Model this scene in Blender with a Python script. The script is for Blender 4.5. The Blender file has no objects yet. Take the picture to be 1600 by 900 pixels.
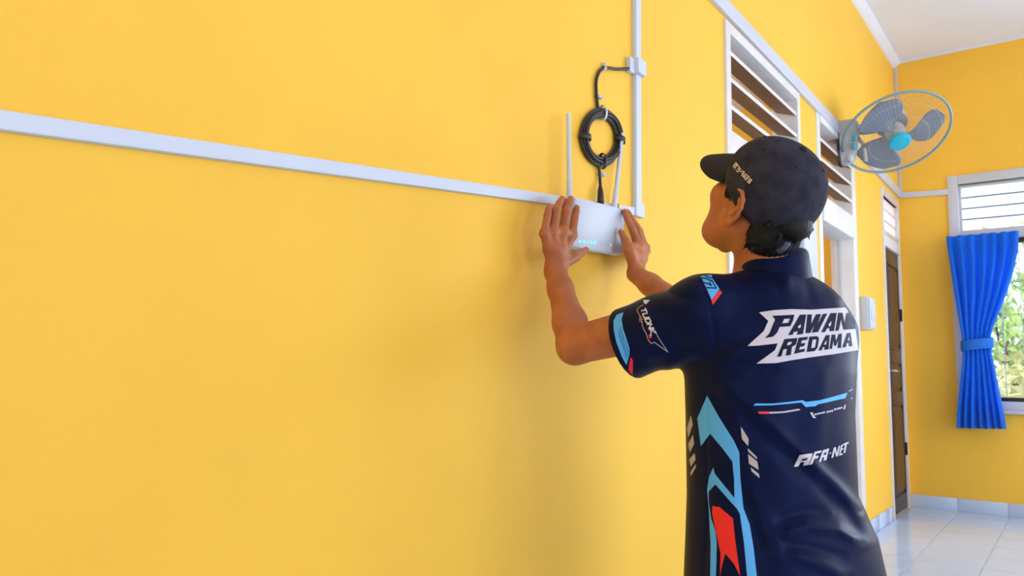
import bpy, bmesh, math, random
import numpy as np
from mathutils import Vector, Matrix
from mathutils.bvhtree import BVHTree
from mathutils.geometry import tessellate_polygon

random.seed(7)
rng = np.random.default_rng(7)
SC = bpy.context.scene
COL = SC.collection

# ------------------------------------------------------------------ camera
YAW, PITCH, ROLL, FPX = .641592, .110482, .016173, 1190.97
CAM = np.array([1.18, 0.0, 1.030])
_f = np.array([-math.sin(YAW)*math.cos(PITCH), math.cos(YAW)*math.cos(PITCH), math.sin(PITCH)])
_r = np.array([math.cos(YAW), math.sin(YAW), 0.0]); _u = np.cross(_r, _f)
_c, _s = math.cos(ROLL), math.sin(ROLL)
RV, UV, FV = _c*_r+_s*_u, -_s*_r+_c*_u, _f
cam_d = bpy.data.cameras.new('camera'); cam = bpy.data.objects.new('camera', cam_d); COL.objects.link(cam)
cam_d.sensor_width = 36; cam_d.lens = 36*FPX/1600; cam_d.clip_start = .02; cam_d.clip_end = 200
cam.matrix_world = Matrix(((RV[0], UV[0], -FV[0], CAM[0]), (RV[1], UV[1], -FV[1], CAM[1]), (RV[2], UV[2], -FV[2], CAM[2]), (0, 0, 0, 1)))
cam_d.dof.use_dof = True; cam_d.dof.focus_distance = 1.95; cam_d.dof.aperture_fstop = 6.5
SC.camera = cam

# ------------------------------------------------------------------ world, light, exposure
ROOM_X, Y0, YF, ZC = 4.7, -2.6, 7.06, 3.76
world = bpy.data.worlds.new('world'); SC.world = world; world.use_nodes = True
bg = world.node_tree.nodes['Background']; bg.inputs[0].default_value = (.80, .89, 1.0, 1); bg.inputs[1].default_value = 5.0

def area(name, loc, direction, sx, sy, power, color):
    d = bpy.data.lights.new(name, 'AREA'); d.shape = 'RECTANGLE'; d.size = sx; d.size_y = sy; d.energy = power; d.color = color
    o = bpy.data.objects.new(name, d); COL.objects.link(o); o.location = loc
    o.rotation_euler = Vector(direction).to_track_quat('-Z', 'Z').to_euler(); return o
# daylight entering by the openings of the long wall opposite, of the far wall and of the wall behind the camera
area('daylight_side_window', (ROOM_X+.02, 5.0, 1.75), (-1, 0, -.04), 2.2, 2.1, 34, (.84, .90, 1))
area('daylight_side_door', (ROOM_X+.02, 1.4, 1.35), (-1, 0, 0), 2.4, 2.5, 24, (.92, .94, .98))
area('daylight_rear_window', (2.6, Y0-.02, 1.75), (0, 1, -.04), 2.4, 1.8, 20, (1, .90, .83))
area('daylight_far_window', (3.35, YF+.02, 1.85), (-.25, -1, -.06), 2.0, 1.9, 122, (.74, .86, 1))
area('daylight_next_room', (-2.2, 2.25, 1.7), (0, 1, 0), 1.4, 1.5, 40, (.95, .97, 1))
vs = SC.view_settings
vs.view_transform = 'Standard'; vs.look = 'None'; vs.gamma = 1; vs.exposure = -.43; vs.use_curve_mapping = False
try: SC.cycles.max_bounces = 10; SC.cycles.diffuse_bounces = 6; SC.cycles.transparent_max_bounces = 16
except Exception: pass

# ------------------------------------------------------------------ picture-to-place helpers
def ray(px, py):
    return RV*((px-800)/FPX) - UV*((py-450)/FPX) + FV
def P(px, py, depth):
    return CAM + ray(px, py)*depth
def onleft(px, py, off=0.0):
    d = ray(px, py); return CAM + d*(-(CAM[0]-off)/d[0])
def onfar(px, py, off=0.0):
    d = ray(px, py); return CAM + d*((YF-off)/d[1])
def topx(pts):
    q = np.asarray(pts)-CAM; z = q@FV
    return np.stack([800+FPX*(q@RV)/z, 450-FPX*(q@UV)/z, z], -1)
def unit(v):
    v = np.asarray(v, float); return v/np.linalg.norm(v)

# ------------------------------------------------------------------ materials
MATS = {}
def mat(name, col, rough=.5, metal=0., spec=.5, var=0., vscale=8., bump=0., bscale=60., alpha=1., trans=0., emit=None, estr=0., sheen=0., coat=0., sss=0., stretch=None, col2=None, stint=None):
    if name in MATS: return MATS[name]
    m = bpy.data.materials.new(name); m.use_nodes = True; nt = m.node_tree; N = nt.nodes; L = nt.links
    b = N['Principled BSDF']; I = b.inputs
    I['Base Color'].default_value = (*col, 1); I['Roughness'].default_value = rough; I['Metallic'].default_value = metal
    I['Specular IOR Level'].default_value = spec; I['Alpha'].default_value = alpha; I['Transmission Weight'].default_value = trans
    if stint: I['Specular Tint'].default_value = (*stint, 1)
    if sheen: I['Sheen Weight'].default_value = sheen; I['Sheen Roughness'].default_value = .4
    if coat: I['Coat Weight'].default_value = coat; I['Coat Roughness'].default_value = .08
    if sss:
        I['Subsurface Weight'].default_value = sss; I['Subsurface Radius'].default_value = (.012, .005, .003); I['Subsurface Scale'].default_value = .6
    if emit: I['Emission Color'].default_value = (*emit, 1); I['Emission Strength'].default_value = estr
    tc = N.new('ShaderNodeTexCoord'); src = tc.outputs['Object']
    if stretch:
        mp = N.new('ShaderNodeMapping'); mp.inputs['Scale'].default_value = stretch; L.new(src, mp.inputs['Vector']); src = mp.outputs['Vector']
    if var or col2:
        n = N.new('ShaderNodeTexNoise'); n.inputs['Scale'].default_value = vscale; n.inputs['Detail'].default_value = 4; L.new(src, n.inputs['Vector'])
        r = N.new('ShaderNodeValToRGB'); c2 = col2 or tuple(max(0, c*(1-var)) for c in col); c1 = col if col2 else tuple(min(1, c*(1+var*.6)) for c in col)
        r.color_ramp.elements[0].position = .35; r.color_ramp.elements[1].position = .65
        r.color_ramp.elements[0].color = (*c2, 1); r.color_ramp.elements[1].color = (*c1, 1)
        L.new(n.outputs['Fac'], r.inputs['Fac']); L.new(r.outputs['Color'], I['Base Color'])
    if bump:
        n = N.new('ShaderNodeTexNoise'); n.inputs['Scale'].default_value = bscale; n.inputs['Detail'].default_value = 3; L.new(src, n.inputs['Vector'])
        bp = N.new('ShaderNodeBump'); bp.inputs['Strength'].default_value = bump; bp.inputs['Distance'].default_value = .004
        L.new(n.outputs['Fac'], bp.inputs['Height']); L.new(bp.outputs['Normal'], I['Normal'])
    MATS[name] = m; return m

YEL = (.905, .552, .062)
M_wall = mat('yellow_wall_paint', YEL, .62, spec=.3, var=.035, vscale=1.6, bump=.06, bscale=90)
M_ceil = mat('ceiling_board', (.76, .82, .95), .85, spec=.2, var=.03, vscale=2)
M_trim = mat('white_trim_paint', (.58, .63, .76), .45, var=.03, vscale=5)
M_frame = mat('white_frame_paint', (.74, .74, .76), .5, var=.06, vscale=6)
M_frame2 = mat('cream_frame_paint', (.60, .55, .50), .55, var=.08, vscale=6)
M_slatshade = mat('shaded_brown_slat_wood', (.20, .125, .085), .6, var=.25, vscale=9, stretch=(1, .15, 1))  # wood brown that also carries the shade under the boards as colour
M_plastic = mat('white_plastic', (.57, .66, .84), .5)
M_plastic_g = mat('grey_white_plastic', (.60, .62, .66), .35)
M_tile = mat('white_floor_tile', (.52, .66, .92), .13, spec=.3, var=.04, vscale=3)
M_grout = mat('grey_grout', (.42, .42, .44), .8)
M_black = mat('black_rubber', (.012, .012, .016), .42)
M_dark = mat('black_cabinet_paint', (.012, .014, .018), .4)
M_wood = mat('dark_brown_door_wood', (.055, .024, .018), .38, var=.3, vscale=14, stretch=(1, 1, .12))
M_metal = mat('brushed_metal', (.5, .5, .52), .3, metal=1)
M_cyan = mat('cyan_plastic', (.02, .46, .66), .3)
M_teal = mat('teal_grey_plastic', (.20, .34, .40), .3)
M_fangrey = mat('fan_grey_plastic', (.46, .46, .49), .4)
M_blade = mat('translucent_blue_grey_blade', (.20, .25, .33), .25, alpha=.82)
M_curtain = mat('blue_curtain_cloth', (.003, .24, .95), .7, var=.12, vscale=14, sheen=.3, stretch=(1, 1, .3))
def translucent(m, col, f):
    nt = m.node_tree; out = nt.nodes['Material Output']; b = nt.nodes['Principled BSDF']; t = nt.nodes.new('ShaderNodeBsdfTranslucent'); t.inputs[0].default_value = (*col, 1)
    x = nt.nodes.new('ShaderNodeMixShader'); x.inputs[0].default_value = f; nt.links.new(b.outputs[0], x.inputs[1]); nt.links.new(t.outputs[0], x.inputs[2]); nt.links.new(x.outputs[0], out.inputs[0])
translucent(M_curtain, (.0, .38, 1.0), .5)
M_band = mat('blue_tieback_cloth', (.003, .17, .80), .7)
M_skin = mat('brown_skin', (.44, .148, .058), .50, spec=.35, var=.16, vscale=24, bump=.10, bscale=240, sss=.12)
M_nail = mat('fingernail', (.74, .44, .36), .28)
M_hair = mat('black_hair', (.004, .004, .006), .5, spec=.25, bump=.5, bscale=90, stretch=(6, 6, .5))
M_shirt = mat('navy_jersey_cloth', (.0050, .0078, .040), .42, spec=.15, stint=(.22, .38, 1.), bump=.05, bscale=500)
M_cap = mat('charcoal_cap_cloth', (.026, .028, .052), .85, spec=.2, var=.35, vscale=30, bump=.3, bscale=420)
M_brim = mat('cap_brim_cloth', (.020, .020, .030), .85, spec=.2, bump=.2, bscale=420)
M_pants = mat('dark_trouser_cloth', (.02, .02, .025), .8)
M_shoe = mat('black_shoe', (.02, .02, .022), .5)
M_pwhite = mat('white_print', (.58, .59, .72), .55, spec=.2)
M_pgrey = mat('grey_print', (.42, .41, .45), .5)
M_pblue = mat('light_blue_print', (.07, .42, 1.0), .5)
M_pred = mat('red_print', (.80, .012, .02), .5)
M_pink = mat('dusty_pink_print', (.34, .20, .20), .5)
M_cream = mat('cream_embroidery', (.72, .64, .52), .7)
M_led = mat('cyan_status_light', (.05, .8, .9), .4, emit=(.02, .85, 1), estr=1.3)
M_ledg = mat('green_status_light', (.4, .9, .5), .4, emit=(.35, 1, .45), estr=1.2)
M_dot = mat('grey_print_dot', (.35, .40, .45), .5)
M_leaf = mat('garden_leaf', (.50, .68, .24), .5, var=.5, vscale=3)
M_leaf2 = mat('garden_leaf_pale', (.82, .86, .52), .5, var=.4, vscale=3)
M_bark = mat('shrub_bark', (.12, .08, .05), .9)
M_ground = mat('garden_soil', (.40, .36, .26), .9, var=.3, vscale=2)
M_eye = mat('eye_white', (.75, .72, .68), .2)
M_iris = mat('dark_iris', (.02, .012, .008), .15)
M_white_shirt = mat('white_undershirt', (.75, .76, .8), .7)

def glass(name, tint, transp, rough=.05):
    m = bpy.data.materials.new(name); m.use_nodes = True; nt = m.node_tree; N = nt.nodes; L = nt.links
    N.remove(N['Principled BSDF']); out = N['Material Output']
    t = N.new('ShaderNodeBsdfTransparent'); t.inputs[0].default_value = (*tint, 1)
    g = N.new('ShaderNodeBsdfGlossy'); g.inputs['Roughness'].default_value = rough
    mx = N.new('ShaderNodeMixShader'); mx.inputs[0].default_value = 1-transp
    L.new(t.outputs[0], mx.inputs[1]); L.new(g.outputs[0], mx.inputs[2]); L.new(mx.outputs[0], out.inputs[0]); return m
M_glass = glass('window_glass', (.93, .97, .97), .92)
M_glass2 = bpy.data.materials.new('frosted_transom_glass'); M_glass2.use_nodes = True
_n = M_glass2.node_tree.nodes; _l = M_glass2.node_tree.links; _n.remove(_n['Principled BSDF'])
_t = _n.new('ShaderNodeBsdfTranslucent'); _t.inputs[0].default_value = (.95, .90, .94, 1); _d = _n.new('ShaderNodeBsdfDiffuse'); _d.inputs[0].default_value = (.85, .80, .84, 1)
_m = _n.new('ShaderNodeMixShader'); _m.inputs[0].default_value = .35; _l.new(_t.outputs[0], _m.inputs[1]); _l.new(_d.outputs[0], _m.inputs[2]); _l.new(_m.outputs[0], _n['Material Output'].inputs[0])

# ------------------------------------------------------------------ object helpers
def tag(o, label=None, cat=None, group=None, kind=None):
    if label: o['label'] = label
    if cat: o['category'] = cat
    if group: o['group'] = group
    if kind: o['kind'] = kind
    return o
def empty(name, loc=(0, 0, 0)):
    o = bpy.data.objects.new(name, None); COL.objects.link(o); o.location = Vector(loc); o.empty_display_size = .05; return o
def link(name, me, m=None, parent=None, smooth=False):
    if m is not None and not me.materials:
        for k in (m if isinstance(m, (list, tuple)) else [m]): me.materials.append(k)
    if smooth:
        me.polygons.foreach_set('use_smooth', [True]*len(me.polygons))
    o = bpy.data.objects.new(name, me); COL.objects.link(o)
    if parent is not None:
        o.parent = parent; o.matrix_parent_inverse = Matrix.Translation(-Vector(abs_loc(parent)))
    return o
def abs_loc(o):
    v = Vector(o.location)
    if o.parent is not None and o.type == 'EMPTY': v = v
    return v
def obj(name, V, F, m, parent=None, smooth=False, fm=None):
    me = bpy.data.meshes.new(name); me.from_pydata([tuple(map(float, v)) for v in V], [], [tuple(int(i) for i in f) for f in F]); me.update()
    o = link(name, me, m, parent, smooth)
    if fm: me.polygons.foreach_set('material_index', fm)
    return o
class MB:
    """collects solid pieces of ONE part"""
    def __init__(s): s.V = []; s.F = []; s.M = []
    def add(s, V, F, mi=0):
        n = len(s.V); s.V += [tuple(map(float, v)) for v in V]; s.F += [tuple(i+n for i in f) for f in F]; s.M += [mi]*len(F); return s
    def hexa(s, c, mi=0):   # 8 corners: bottom loop 0-3, top loop 4-7
        return s.add(c, [(3, 2, 1, 0), (4, 5, 6, 7), (0, 1, 5, 4), (1, 2, 6, 5), (2, 3, 7, 6), (3, 0, 4, 7)], mi)
    def box(s, x0, x1, y0, y1, z0, z1, mi=0):
        return s.hexa([(x0, y0, z0), (x1, y0, z0), (x1, y1, z0), (x0, y1, z0), (x0, y0, z1), (x1, y0, z1), (x1, y1, z1), (x0, y1, z1)], mi)
    def tube(s, pts, r, n=10, closed=False, mi=0):
        pts = [np.array(p, float) for p in pts]; k = len(pts); rr = r if isinstance(r, (list, tuple, np.ndarray)) else [r]*k
        T = []
        for i in range(k):
            a = pts[(i-1) % k] if (closed or i > 0) else pts[i]; b = pts[(i+1) % k] if (closed or i < k-1) else pts[i]; T.append(unit(b-a))
        up = np.array([0, 0, 1.]) if abs(T[0][2]) < .9 else np.array([1., 0, 0]); u = unit(np.cross(T[0], up)); V = []; F = []
        for i in range(k):
            u = unit(u-T[i]*np.dot(u, T[i])); w = np.cross(T[i], u)
            for j in range(n):
                a = 2*math.pi*j/n; V.append(pts[i]+(u*math.cos(a)+w*math.sin(a))*rr[i])
        for i in range(k if closed else k-1):
            for j in range(n):
                a = i*n+j; b = i*n+(j+1) % n; i2 = (i+1) % k; F.append((a, b, i2*n+(j+1) % n, i2*n+j))
        if not closed: F += [tuple(range(n))[::-1], tuple((k-1)*n+j for j in range(n))]
        return s.add(V, F, mi)
    def lathe(s, c, ax, prof, n=32, mi=0, ang0=0):  # prof: (radius, height along axis)
        c = np.array(c, float); ax = unit(ax); u = unit(np.cross(ax, (0, 0, 1) if abs(ax[2]) < .9 else (1, 0, 0))); w = np.cross(ax, u); V = []; F = []
        for (r, h) in prof:
            for j in range(n):
                a = 2*math.pi*j/n+ang0; V.append(c+ax*h+(u*math.cos(a)+w*math.sin(a))*max(r, 1e-5))
        for i in range(len(prof)-1):
            for j in range(n): F.append((i*n+j, i*n+(j+1) % n, (i+1)*n+(j+1) % n, (i+1)*n+j))
        F += [tuple(range(n))[::-1], tuple((len(prof)-1)*n+j for j in range(n))]
        return s.add(V, F, mi)
    def build(s, name, m, parent=None, smooth=False, bevel=0., seg=2):
        me = bpy.data.meshes.new(name); me.from_pydata(s.V, [], s.F); me.polygons.foreach_set('material_index', s.M); me.update()
        bm = bmesh.new(); bm.from_mesh(me); bmesh.ops.recalc_face_normals(bm, faces=bm.faces)
        if bevel: bmesh.ops.bevel(bm, geom=bm.edges[:], offset=bevel, segments=seg, affect='EDGES', profile=.5, clamp_overlap=True)
        bm.to_mesh(me); bm.free()
        o = link(name, me, m, parent, smooth)
        if smooth == 'auto' or bevel:
            me.polygons.foreach_set('use_smooth', [True]*len(me.polygons))
            try: me.set_sharp_from_angle(angle=math.radians(38))
            except Exception: pass
        return o
def boxobj(name, x0, x1, y0, y1, z0, z1, m, parent=None, bevel=0.):
    return MB().box(x0, x1, y0, y1, z0, z1).build(name, m, parent, bevel=bevel)
def holes_wall(name, axis, a0, a1, z0, z1, t0, t1, holes, m):
    """wall slab; axis 'x' = slab spans y (a) with thickness in x (t); 'y' = spans x with thickness in y"""
    A = sorted({a0, a1, *[h[0] for h in holes], *[h[1] for h in holes]}); Z = sorted({z0, z1, *[h[2] for h in holes], *[h[3] for h in holes]})
    mb = MB()
    for i in range(len(A)-1):
        for j in range(len(Z)-1):
            ca, cz = (A[i]+A[i+1])/2, (Z[j]+Z[j+1])/2
            if any(h[0] < ca < h[1] and h[2] < cz < h[3] for h in holes): continue
            if axis == 'x': mb.box(t0, t1, A[i], A[i+1], Z[j], Z[j+1])
            else: mb.box(A[i], A[i+1], t0, t1, Z[j], Z[j+1])
    me = bpy.data.meshes.new(name); me.from_pydata(mb.V, [], mb.F); bm = bmesh.new(); bm.from_mesh(me)
    bmesh.ops.remove_doubles(bm, verts=bm.verts, dist=1e-5)
    cnt = {}
    for f in bm.faces: cnt.setdefault(tuple(sorted(v.index for v in f.verts)), []).append(f)
    bmesh.ops.delete(bm, geom=[f for fs in cnt.values() if len(fs) > 1 for f in fs], context='FACES_ONLY')
    bmesh.ops.recalc_face_normals(bm, faces=bm.faces); bm.to_mesh(me); bm.free()
    o = link(name, me, m); o['kind'] = 'structure'; return o
#==ROOM==
# ------------------------------------------------------------------ room shell
TW = .13   # wall thickness
W1 = (3.135, 4.145, .95, 2.545); D1 = (4.60, 5.355, 0., 2.545); D2 = (6.335, 6.955, 0., 2.455)
wall_l = holes_wall('wall_left', 'x', Y0, YF+.17, 0, ZC, -TW, 0, [W1, D1, D2], M_wall)
FW = (.425, 2.05, .86, 2.615)
wall_f = holes_wall('wall_far', 'y', 0, ROOM_X, 0, ZC, YF, YF+.17, [FW, (2.35, 4.35, .86, 2.8)], M_wall)
holes_wall('wall_right', 'x', Y0, YF+.17, 0, ZC, ROOM_X, ROOM_X+.17, [(3.9, 6.1, .7, 2.8), (.2, 2.6, 0, 2.8)], M_wall)
holes_wall('wall_rear', 'y', 0, ROOM_X, 0, ZC, Y0-.17, Y0, [(1.4, 3.8, .85, 2.65)], M_wall)
tag(boxobj('ceiling', -TW, ROOM_X+.17, Y0-.17, YF+.17, ZC, ZC+.1, M_ceil), kind='structure')
floor = tag(boxobj('floor', -TW, ROOM_X+.17, Y0-.17, YF+.17, -.12, -.004, M_grout), kind='structure')
# floor tiles (one mesh shared)
TS = .335
tile_me = None
fld = MB()
for i in range(14):
    for j in range(29):
        x0 = .012+i*TS; y1 = YF-.012-j*TS
        if i < 9 and j < 16:
            if tile_me is None:
                o = MB().box(0, TS-.004, -(TS-.004), 0, -.02, 0).build('floor_tile', M_tile, floor, bevel=.0012, seg=1); tile_me = o.data
            else:
                o = bpy.data.objects.new('floor_tile', tile_me); COL.objects.link(o); o.parent = floor
            o.location = (x0, y1, 0)
        else: fld.box(x0, min(x0+TS-.004, ROOM_X), y1-TS+.004, y1, -.02, 0)
tag(fld.build('floor_tile_field', M_tile, floor), kind='stuff')
# baseboards of tile
def baseboard(name, axis, a0, a1, fixed, sgn):
    e = None; a = a0; k = 0
    root = tag(empty(name, (fixed if axis == 'x' else a0, a0 if axis == 'x' else fixed, 0)), kind='structure')
    while a < a1-.02:
        b = min(a+TS, a1); t0, t1 = sorted((fixed, fixed+sgn*.012))
        if axis == 'x': boxobj('baseboard_tile', t0, t1, a+.001, b-.001, .0, .10, M_tile, root, bevel=.0015)
        else: boxobj('baseboard_tile', a+.001, b-.001, t0, t1, .0, .10, M_tile, root, bevel=.0015)
        a = b
baseboard('baseboard_far', 'y', .0, ROOM_X, YF, -1)
baseboard('baseboard_left', 'x', 5.47, 6.29, 0, 1)
baseboard('baseboard_left_near', 'x', Y0, 4.52, 0, 1)
# cornices and wall battens
def batten(name, a, b, n, w, t, m, bev=.002):
    """flat strip from a to b lying on a surface of outward normal n, width w, thickness t"""
    a, b, n = np.array(a, float), np.array(b, float), unit(n); s = unit(np.cross(n, b-a))*w/2; q = n*t
    return MB().hexa([a-s, b-s, b+s, a+s, a-s+q, b-s+q, b+s+q, a+s+q]).build(name, m, None, bevel=bev)
tag(MB().add([(0, Y0, ZC), (.055, Y0, ZC), (.05, Y0, ZC-.022), (.018, Y0, ZC-.05), (0, Y0, ZC-.058), (0, YF, ZC), (.055, YF, ZC), (.05, YF, ZC-.022), (.018, YF, ZC-.05), (0, YF, ZC-.058)],
     [(0, 1, 6, 5), (1, 2, 7, 6), (2, 3, 8, 7), (3, 4, 9, 8), (0, 4, 3, 2, 1), (5, 6, 7, 8, 9)]).build('trim_1', M_ceil), kind='structure')
tag(boxobj('trim_2', .05, ROOM_X, YF-.02, YF, ZC-.025, ZC, M_ceil, bevel=.003), kind='structure')
tag(batten('trim_3', (0, .5, 2.662), (0, YF, 2.592), (1, 0, 0), .072, .02, M_trim), kind='structure')      # white rail over the openings
tag(batten('trim_4', (.0, YF, 2.578), (.372, YF, 2.562), (0, -1, 0), .045, .018, M_trim), kind='structure')
tag(batten('trim_5', (.016, YF, 2.6), (.016, YF, ZC-.03), (0, -1, 0), .032, .016, M_frame2), kind='structure')

# ------------------------------------------------------------------ openings of the left wall
def slat(parent, y0, y1, z, depth=.105, rise=.035, th=.02, x=.004):
    """sloping ventilation board: white front edge, brown underside with its shade in the colour"""
    mb = MB(); c = [(x-depth, y0, z+rise), (x, y0, z), (x, y1, z), (x-depth, y1, z+rise)]
    b = [(p[0], p[1], p[2]-th/2) for p in c]; t = [(p[0], p[1], p[2]+th/2) for p in c]
    mb.add(b+t, [(3, 2, 1, 0)], 1); mb.add(b+t, [(4, 5, 6, 7), (0, 1, 5, 4), (2, 3, 7, 6), (3, 0, 4, 7)], 1); mb.add(b+t, [(1, 2, 6, 5)], 0)
    return mb.build('slat', [M_frame, M_slatshade], parent)
def casing(parent, y0, y1, z0, z1, w, name='casing', wl=None, bottom=False):
    boxobj(name, -TW, .012, y0-(wl or w), y0, z0, z1+w, M_frame, parent, bevel=.003)
    boxobj(name, -TW, .012, y1, y1+w, z0, z1+w, M_frame, parent, bevel=.003)
    boxobj(name, -TW, .012, y0, y1, z1, z1+w, M_frame, parent, bevel=.003)
    if bottom: boxobj(name, -TW, .03, y0, y1, z0-.0, z0+w, M_frame, parent, bevel=.003)
# window beside the head: vent over shuttered window
w1 = tag(empty('window_1', (0, 3.64, .95)), 'white framed window with slatted vent above, behind the man', kind='structure')
casing(w1, W1[0]+.012, W1[1]-.012, W1[2], W1[3]-.012, .05, wl=.055, bottom=True)
for z in (2.452, 2.330, 2.205): slat(w1, W1[0]+.012, W1[1]-.012, z)
boxobj('transom', -TW, .010, W1[0]+.012, W1[1]-.012, 1.985, 2.095, M_frame, w1, bevel=.004)
boxobj('shutter_panel', -.09, -.05, W1[0]+.02, W1[1]-.02, 1.0, 1.985, M_trim, w1, bevel=.003)
lf = boxobj('shutter_leaf', .016, .038, 4.10, 4.35, 1.0, 1.93, M_trim, w1, bevel=.003)
for z in (1.15, 1.66): MB().lathe((.038, 4.165, z), (1, 0, 0), [(.008, 0), (.008, .003), (.004, .005)], 10).build('screw', M_metal, lf)
# open doorway with vent
d1 = tag(empty('door_1', (0, 4.98, 0)), 'open doorway with white frame and slatted vent above', kind='structure')
for (a, b, mm) in ((4.530, 4.602, M_frame), (5.352, 5.455, M_frame)):
    boxobj('jamb', -TW-.004, .006, a, b, 0, 2.60, mm, d1, bevel=.003)
boxobj('head', -TW-.004, .012, 4.602, 5.352, 2.540, 2.60, M_frame, d1, bevel=.003)
boxobj('lintel', -TW-.002, .016, 4.602, 5.352, 1.945, 2.095, M_frame, d1, bevel=.004)
for z in (2.438, 2.318, 2.200): slat(d1, 4.602, 5.352, z)
boxobj('door_stop', -TW-.002, -TW+.03, 5.317, 5.352, 0, 1.945, M_frame2, d1, bevel=.002)
# brown panelled door
d2 = tag(empty('door_2', (0, 6.64, 0)), 'closed dark brown panelled door with glazed transom in the corner', kind='structure')
for (a, b) in ((6.315, 6.345), (6.945, 6.965)): boxobj('jamb', -TW, .014, a, b, 0, 2.51, M_frame, d2, bevel=.003)
boxobj('head', -TW, .012, 6.345, 6.945, 2.455, 2.51, M_frame2, d2, bevel=.003)
boxobj('lintel', -TW, .014, 6.345, 6.945, 2.05, 2.135, M_frame, d2, bevel=.003)
boxobj('lintel_rail', -TW, .006, 6.345, 6.945, 2.135, 2.18, M_frame2, d2, bevel=.003)
for k in range(3):
    a = 2.182+k*.091; boxobj('pane', -.02, -.014, 6.345, 6.945, a, a+.086, M_glass2, d2)
    if k: boxobj('glazing_bar', -.025, -.008, 6.345, 6.945, a-.006, a, M_frame2, d2)
leaf = boxobj('door_leaf', -.040, -.005, 6.345, 6.945, .01, 2.05, M_wood, d2, bevel=.002)
def dpanel(y0, y1, z0, z1):
    mb = MB(); x = -.005; i = .045
    mb.add([(x+.001, y0, z0), (x+.001, y1, z0), (x+.001, y1, z1), (x+.001, y0, z1), (x-.006, y0+.012, z0+.012), (x-.006, y1-.012, z0+.012), (x-.006, y1-.012, z1-.012), (x-.006, y0+.012, z1-.012)],
           [(0, 1, 5, 4), (1, 2, 6, 5), (2, 3, 7, 6), (3, 0, 4, 7)])
    mb.hexa([(x-.001, y0+.012, z0+.012), (x-.001, y1-.012, z0+.012), (x-.001, y1-.012, z1-.012), (x-.001, y0+.012, z1-.012), (x+.012, y0+i, z0+i), (x+.012, y1-i, z0+i), (x+.012, y1-i, z1-i), (x+.012, y0+i, z1-i)])
    mb.build('panel', M_wood, leaf)
    f = MB()
    for (a, b, c, d) in ((y0-.014, y1+.014, z0-.014, z0), (y0-.014, y1+.014, z1, z1+.014), (y0-.014, y0, z0, z1), (y1, y1+.014, z0, z1)): f.box(x, x+.010, a, b, c, d)
    f.build('panel_moulding', M_wood, leaf, bevel=.002)
dpanel(6.44, 6.85, 1.27, 1.92); dpanel(6.44, 6.85, .93, 1.15); dpanel(6.44, 6.85, .14, .82)
h = boxobj('lock_plate', -.005, .001, 6.365, 6.405, .98, 1.2, M_metal, d2, bevel=.002)
MB().tube([(-.002, 6.385, 1.09), (.04, 6.385, 1.09), (.046, 6.40, 1.09), (.046, 6.50, 1.085)], [.009, .009, .009, .008], 10).build('door_handle', M_metal, h, smooth=True)
for z in (.42, 1.5): MB().lathe((.004, 6.940, z), (0, 0, 1), [(.009, 0), (.009, .1)], 10).build('hinge', M_black, d2)

# next room seen through doorway and vents
tag(holes_wall('wall_next_room_back', 'x', 2.0, 6.05, 0, 3.2, -3.2, -3.1, [], M_wall), kind='structure')
tag(holes_wall('wall_next_room_far', 'y', -3.1, -TW, 0, 3.2, 5.95, 6.05, [], M_wall), kind='structure')
tag(holes_wall('wall_next_room_near', 'y', -3.1, -TW, 0, 3.2, 2.0, 2.1, [(-2.9, -1.5, .9, 2.5)], M_wall), kind='structure')
tag(boxobj('ceiling_next_room', -3.2, -TW, 2.0, 6.05, 3.2, 3.3, M_ceil), kind='structure')
tag(boxobj('floor_next_room', -3.2, -TW, 2.0, 6.05, -.12, 0, M_tile), kind='structure')
cab = tag(empty('cabinet', (-.75, 5.75, 0)), 'black cabinet in the next room seen through the open doorway', 'cabinet')
boxobj('body', -1.35, -.22, 5.56, 5.94, .04, 1.50, M_dark, cab, bevel=.006)
for k in range(2):
    dr = boxobj('cabinet_door', -1.33+k*.555, -.795+k*.555, 5.545, 5.56, .08, 1.46, M_dark, cab, bevel=.004)
    MB().tube([(-.82+k*.06, 5.53, .75), (-.82+k*.06, 5.53, .9)], .005, 8).build('handle', M_metal, dr)
boxobj('plinth', -1.33, -.24, 5.58, 5.93, 0, .04, M_dark, cab)

# ------------------------------------------------------------------ far wall window
M_louv = mat('blue_grey_aluminium', (.22, .28, .40), .4)
w2 = tag(empty('window_2', (1.2, YF, .86)), 'white framed far window with louvred glass and transom', kind='structure')
YW0, YW1 = YF-.018, YF+.14
for (a, b, c, d) in ((.366, .44, .775, 2.69), (2.03, 2.11, .775, 2.69), (.44, 2.03, 2.615, 2.69), (.44, 2.03, .775, .868)):
    boxobj('window_frame', a, b, YW0, YW1, c, d, M_trim, w2, bevel=.004)
boxobj('sill', .35, 2.12, YF-.05, YF, .775, .80, M_trim, w2, bevel=.004)
boxobj('transom_bar', .44, 2.03, YF+.0, YW1, 2.145, 2.225, M_trim, w2, bevel=.004)
boxobj('mullion', 1.20, 1.26, YF+.0, YW1, .868, 2.145, M_trim, w2, bevel=.004)
for (a, b, c, d) in ((.44, .458, 2.225, 2.615), (2.012, 2.03, 2.225, 2.615), (.458, 2.012, 2.60, 2.615), (.458, 2.012, 2.225, 2.24)):
    boxobj('transom_sash', a, b, YF+.03, YF+.09, c, d, M_plastic_g, w2, bevel=.002)
for k in range(4):
    z = 2.242+k*.0905
    mb = MB(); mb.hexa([(.458, YF+.052, z), (2.012, YF+.052, z), (2.012, YF+.057, z), (.458, YF+.057, z), (.458, YF+.072, z+.094), (2.012, YF+.072, z+.094), (2.012, YF+.077, z+.094), (.458, YF+.077, z+.094)])
    mb.build('glass_louvre', M_glass, w2)
    if k: boxobj('louvre_clip', .458, 2.012, YF+.048, YF+.056, z-.010, z+.005, M_louv, w2)
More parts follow.
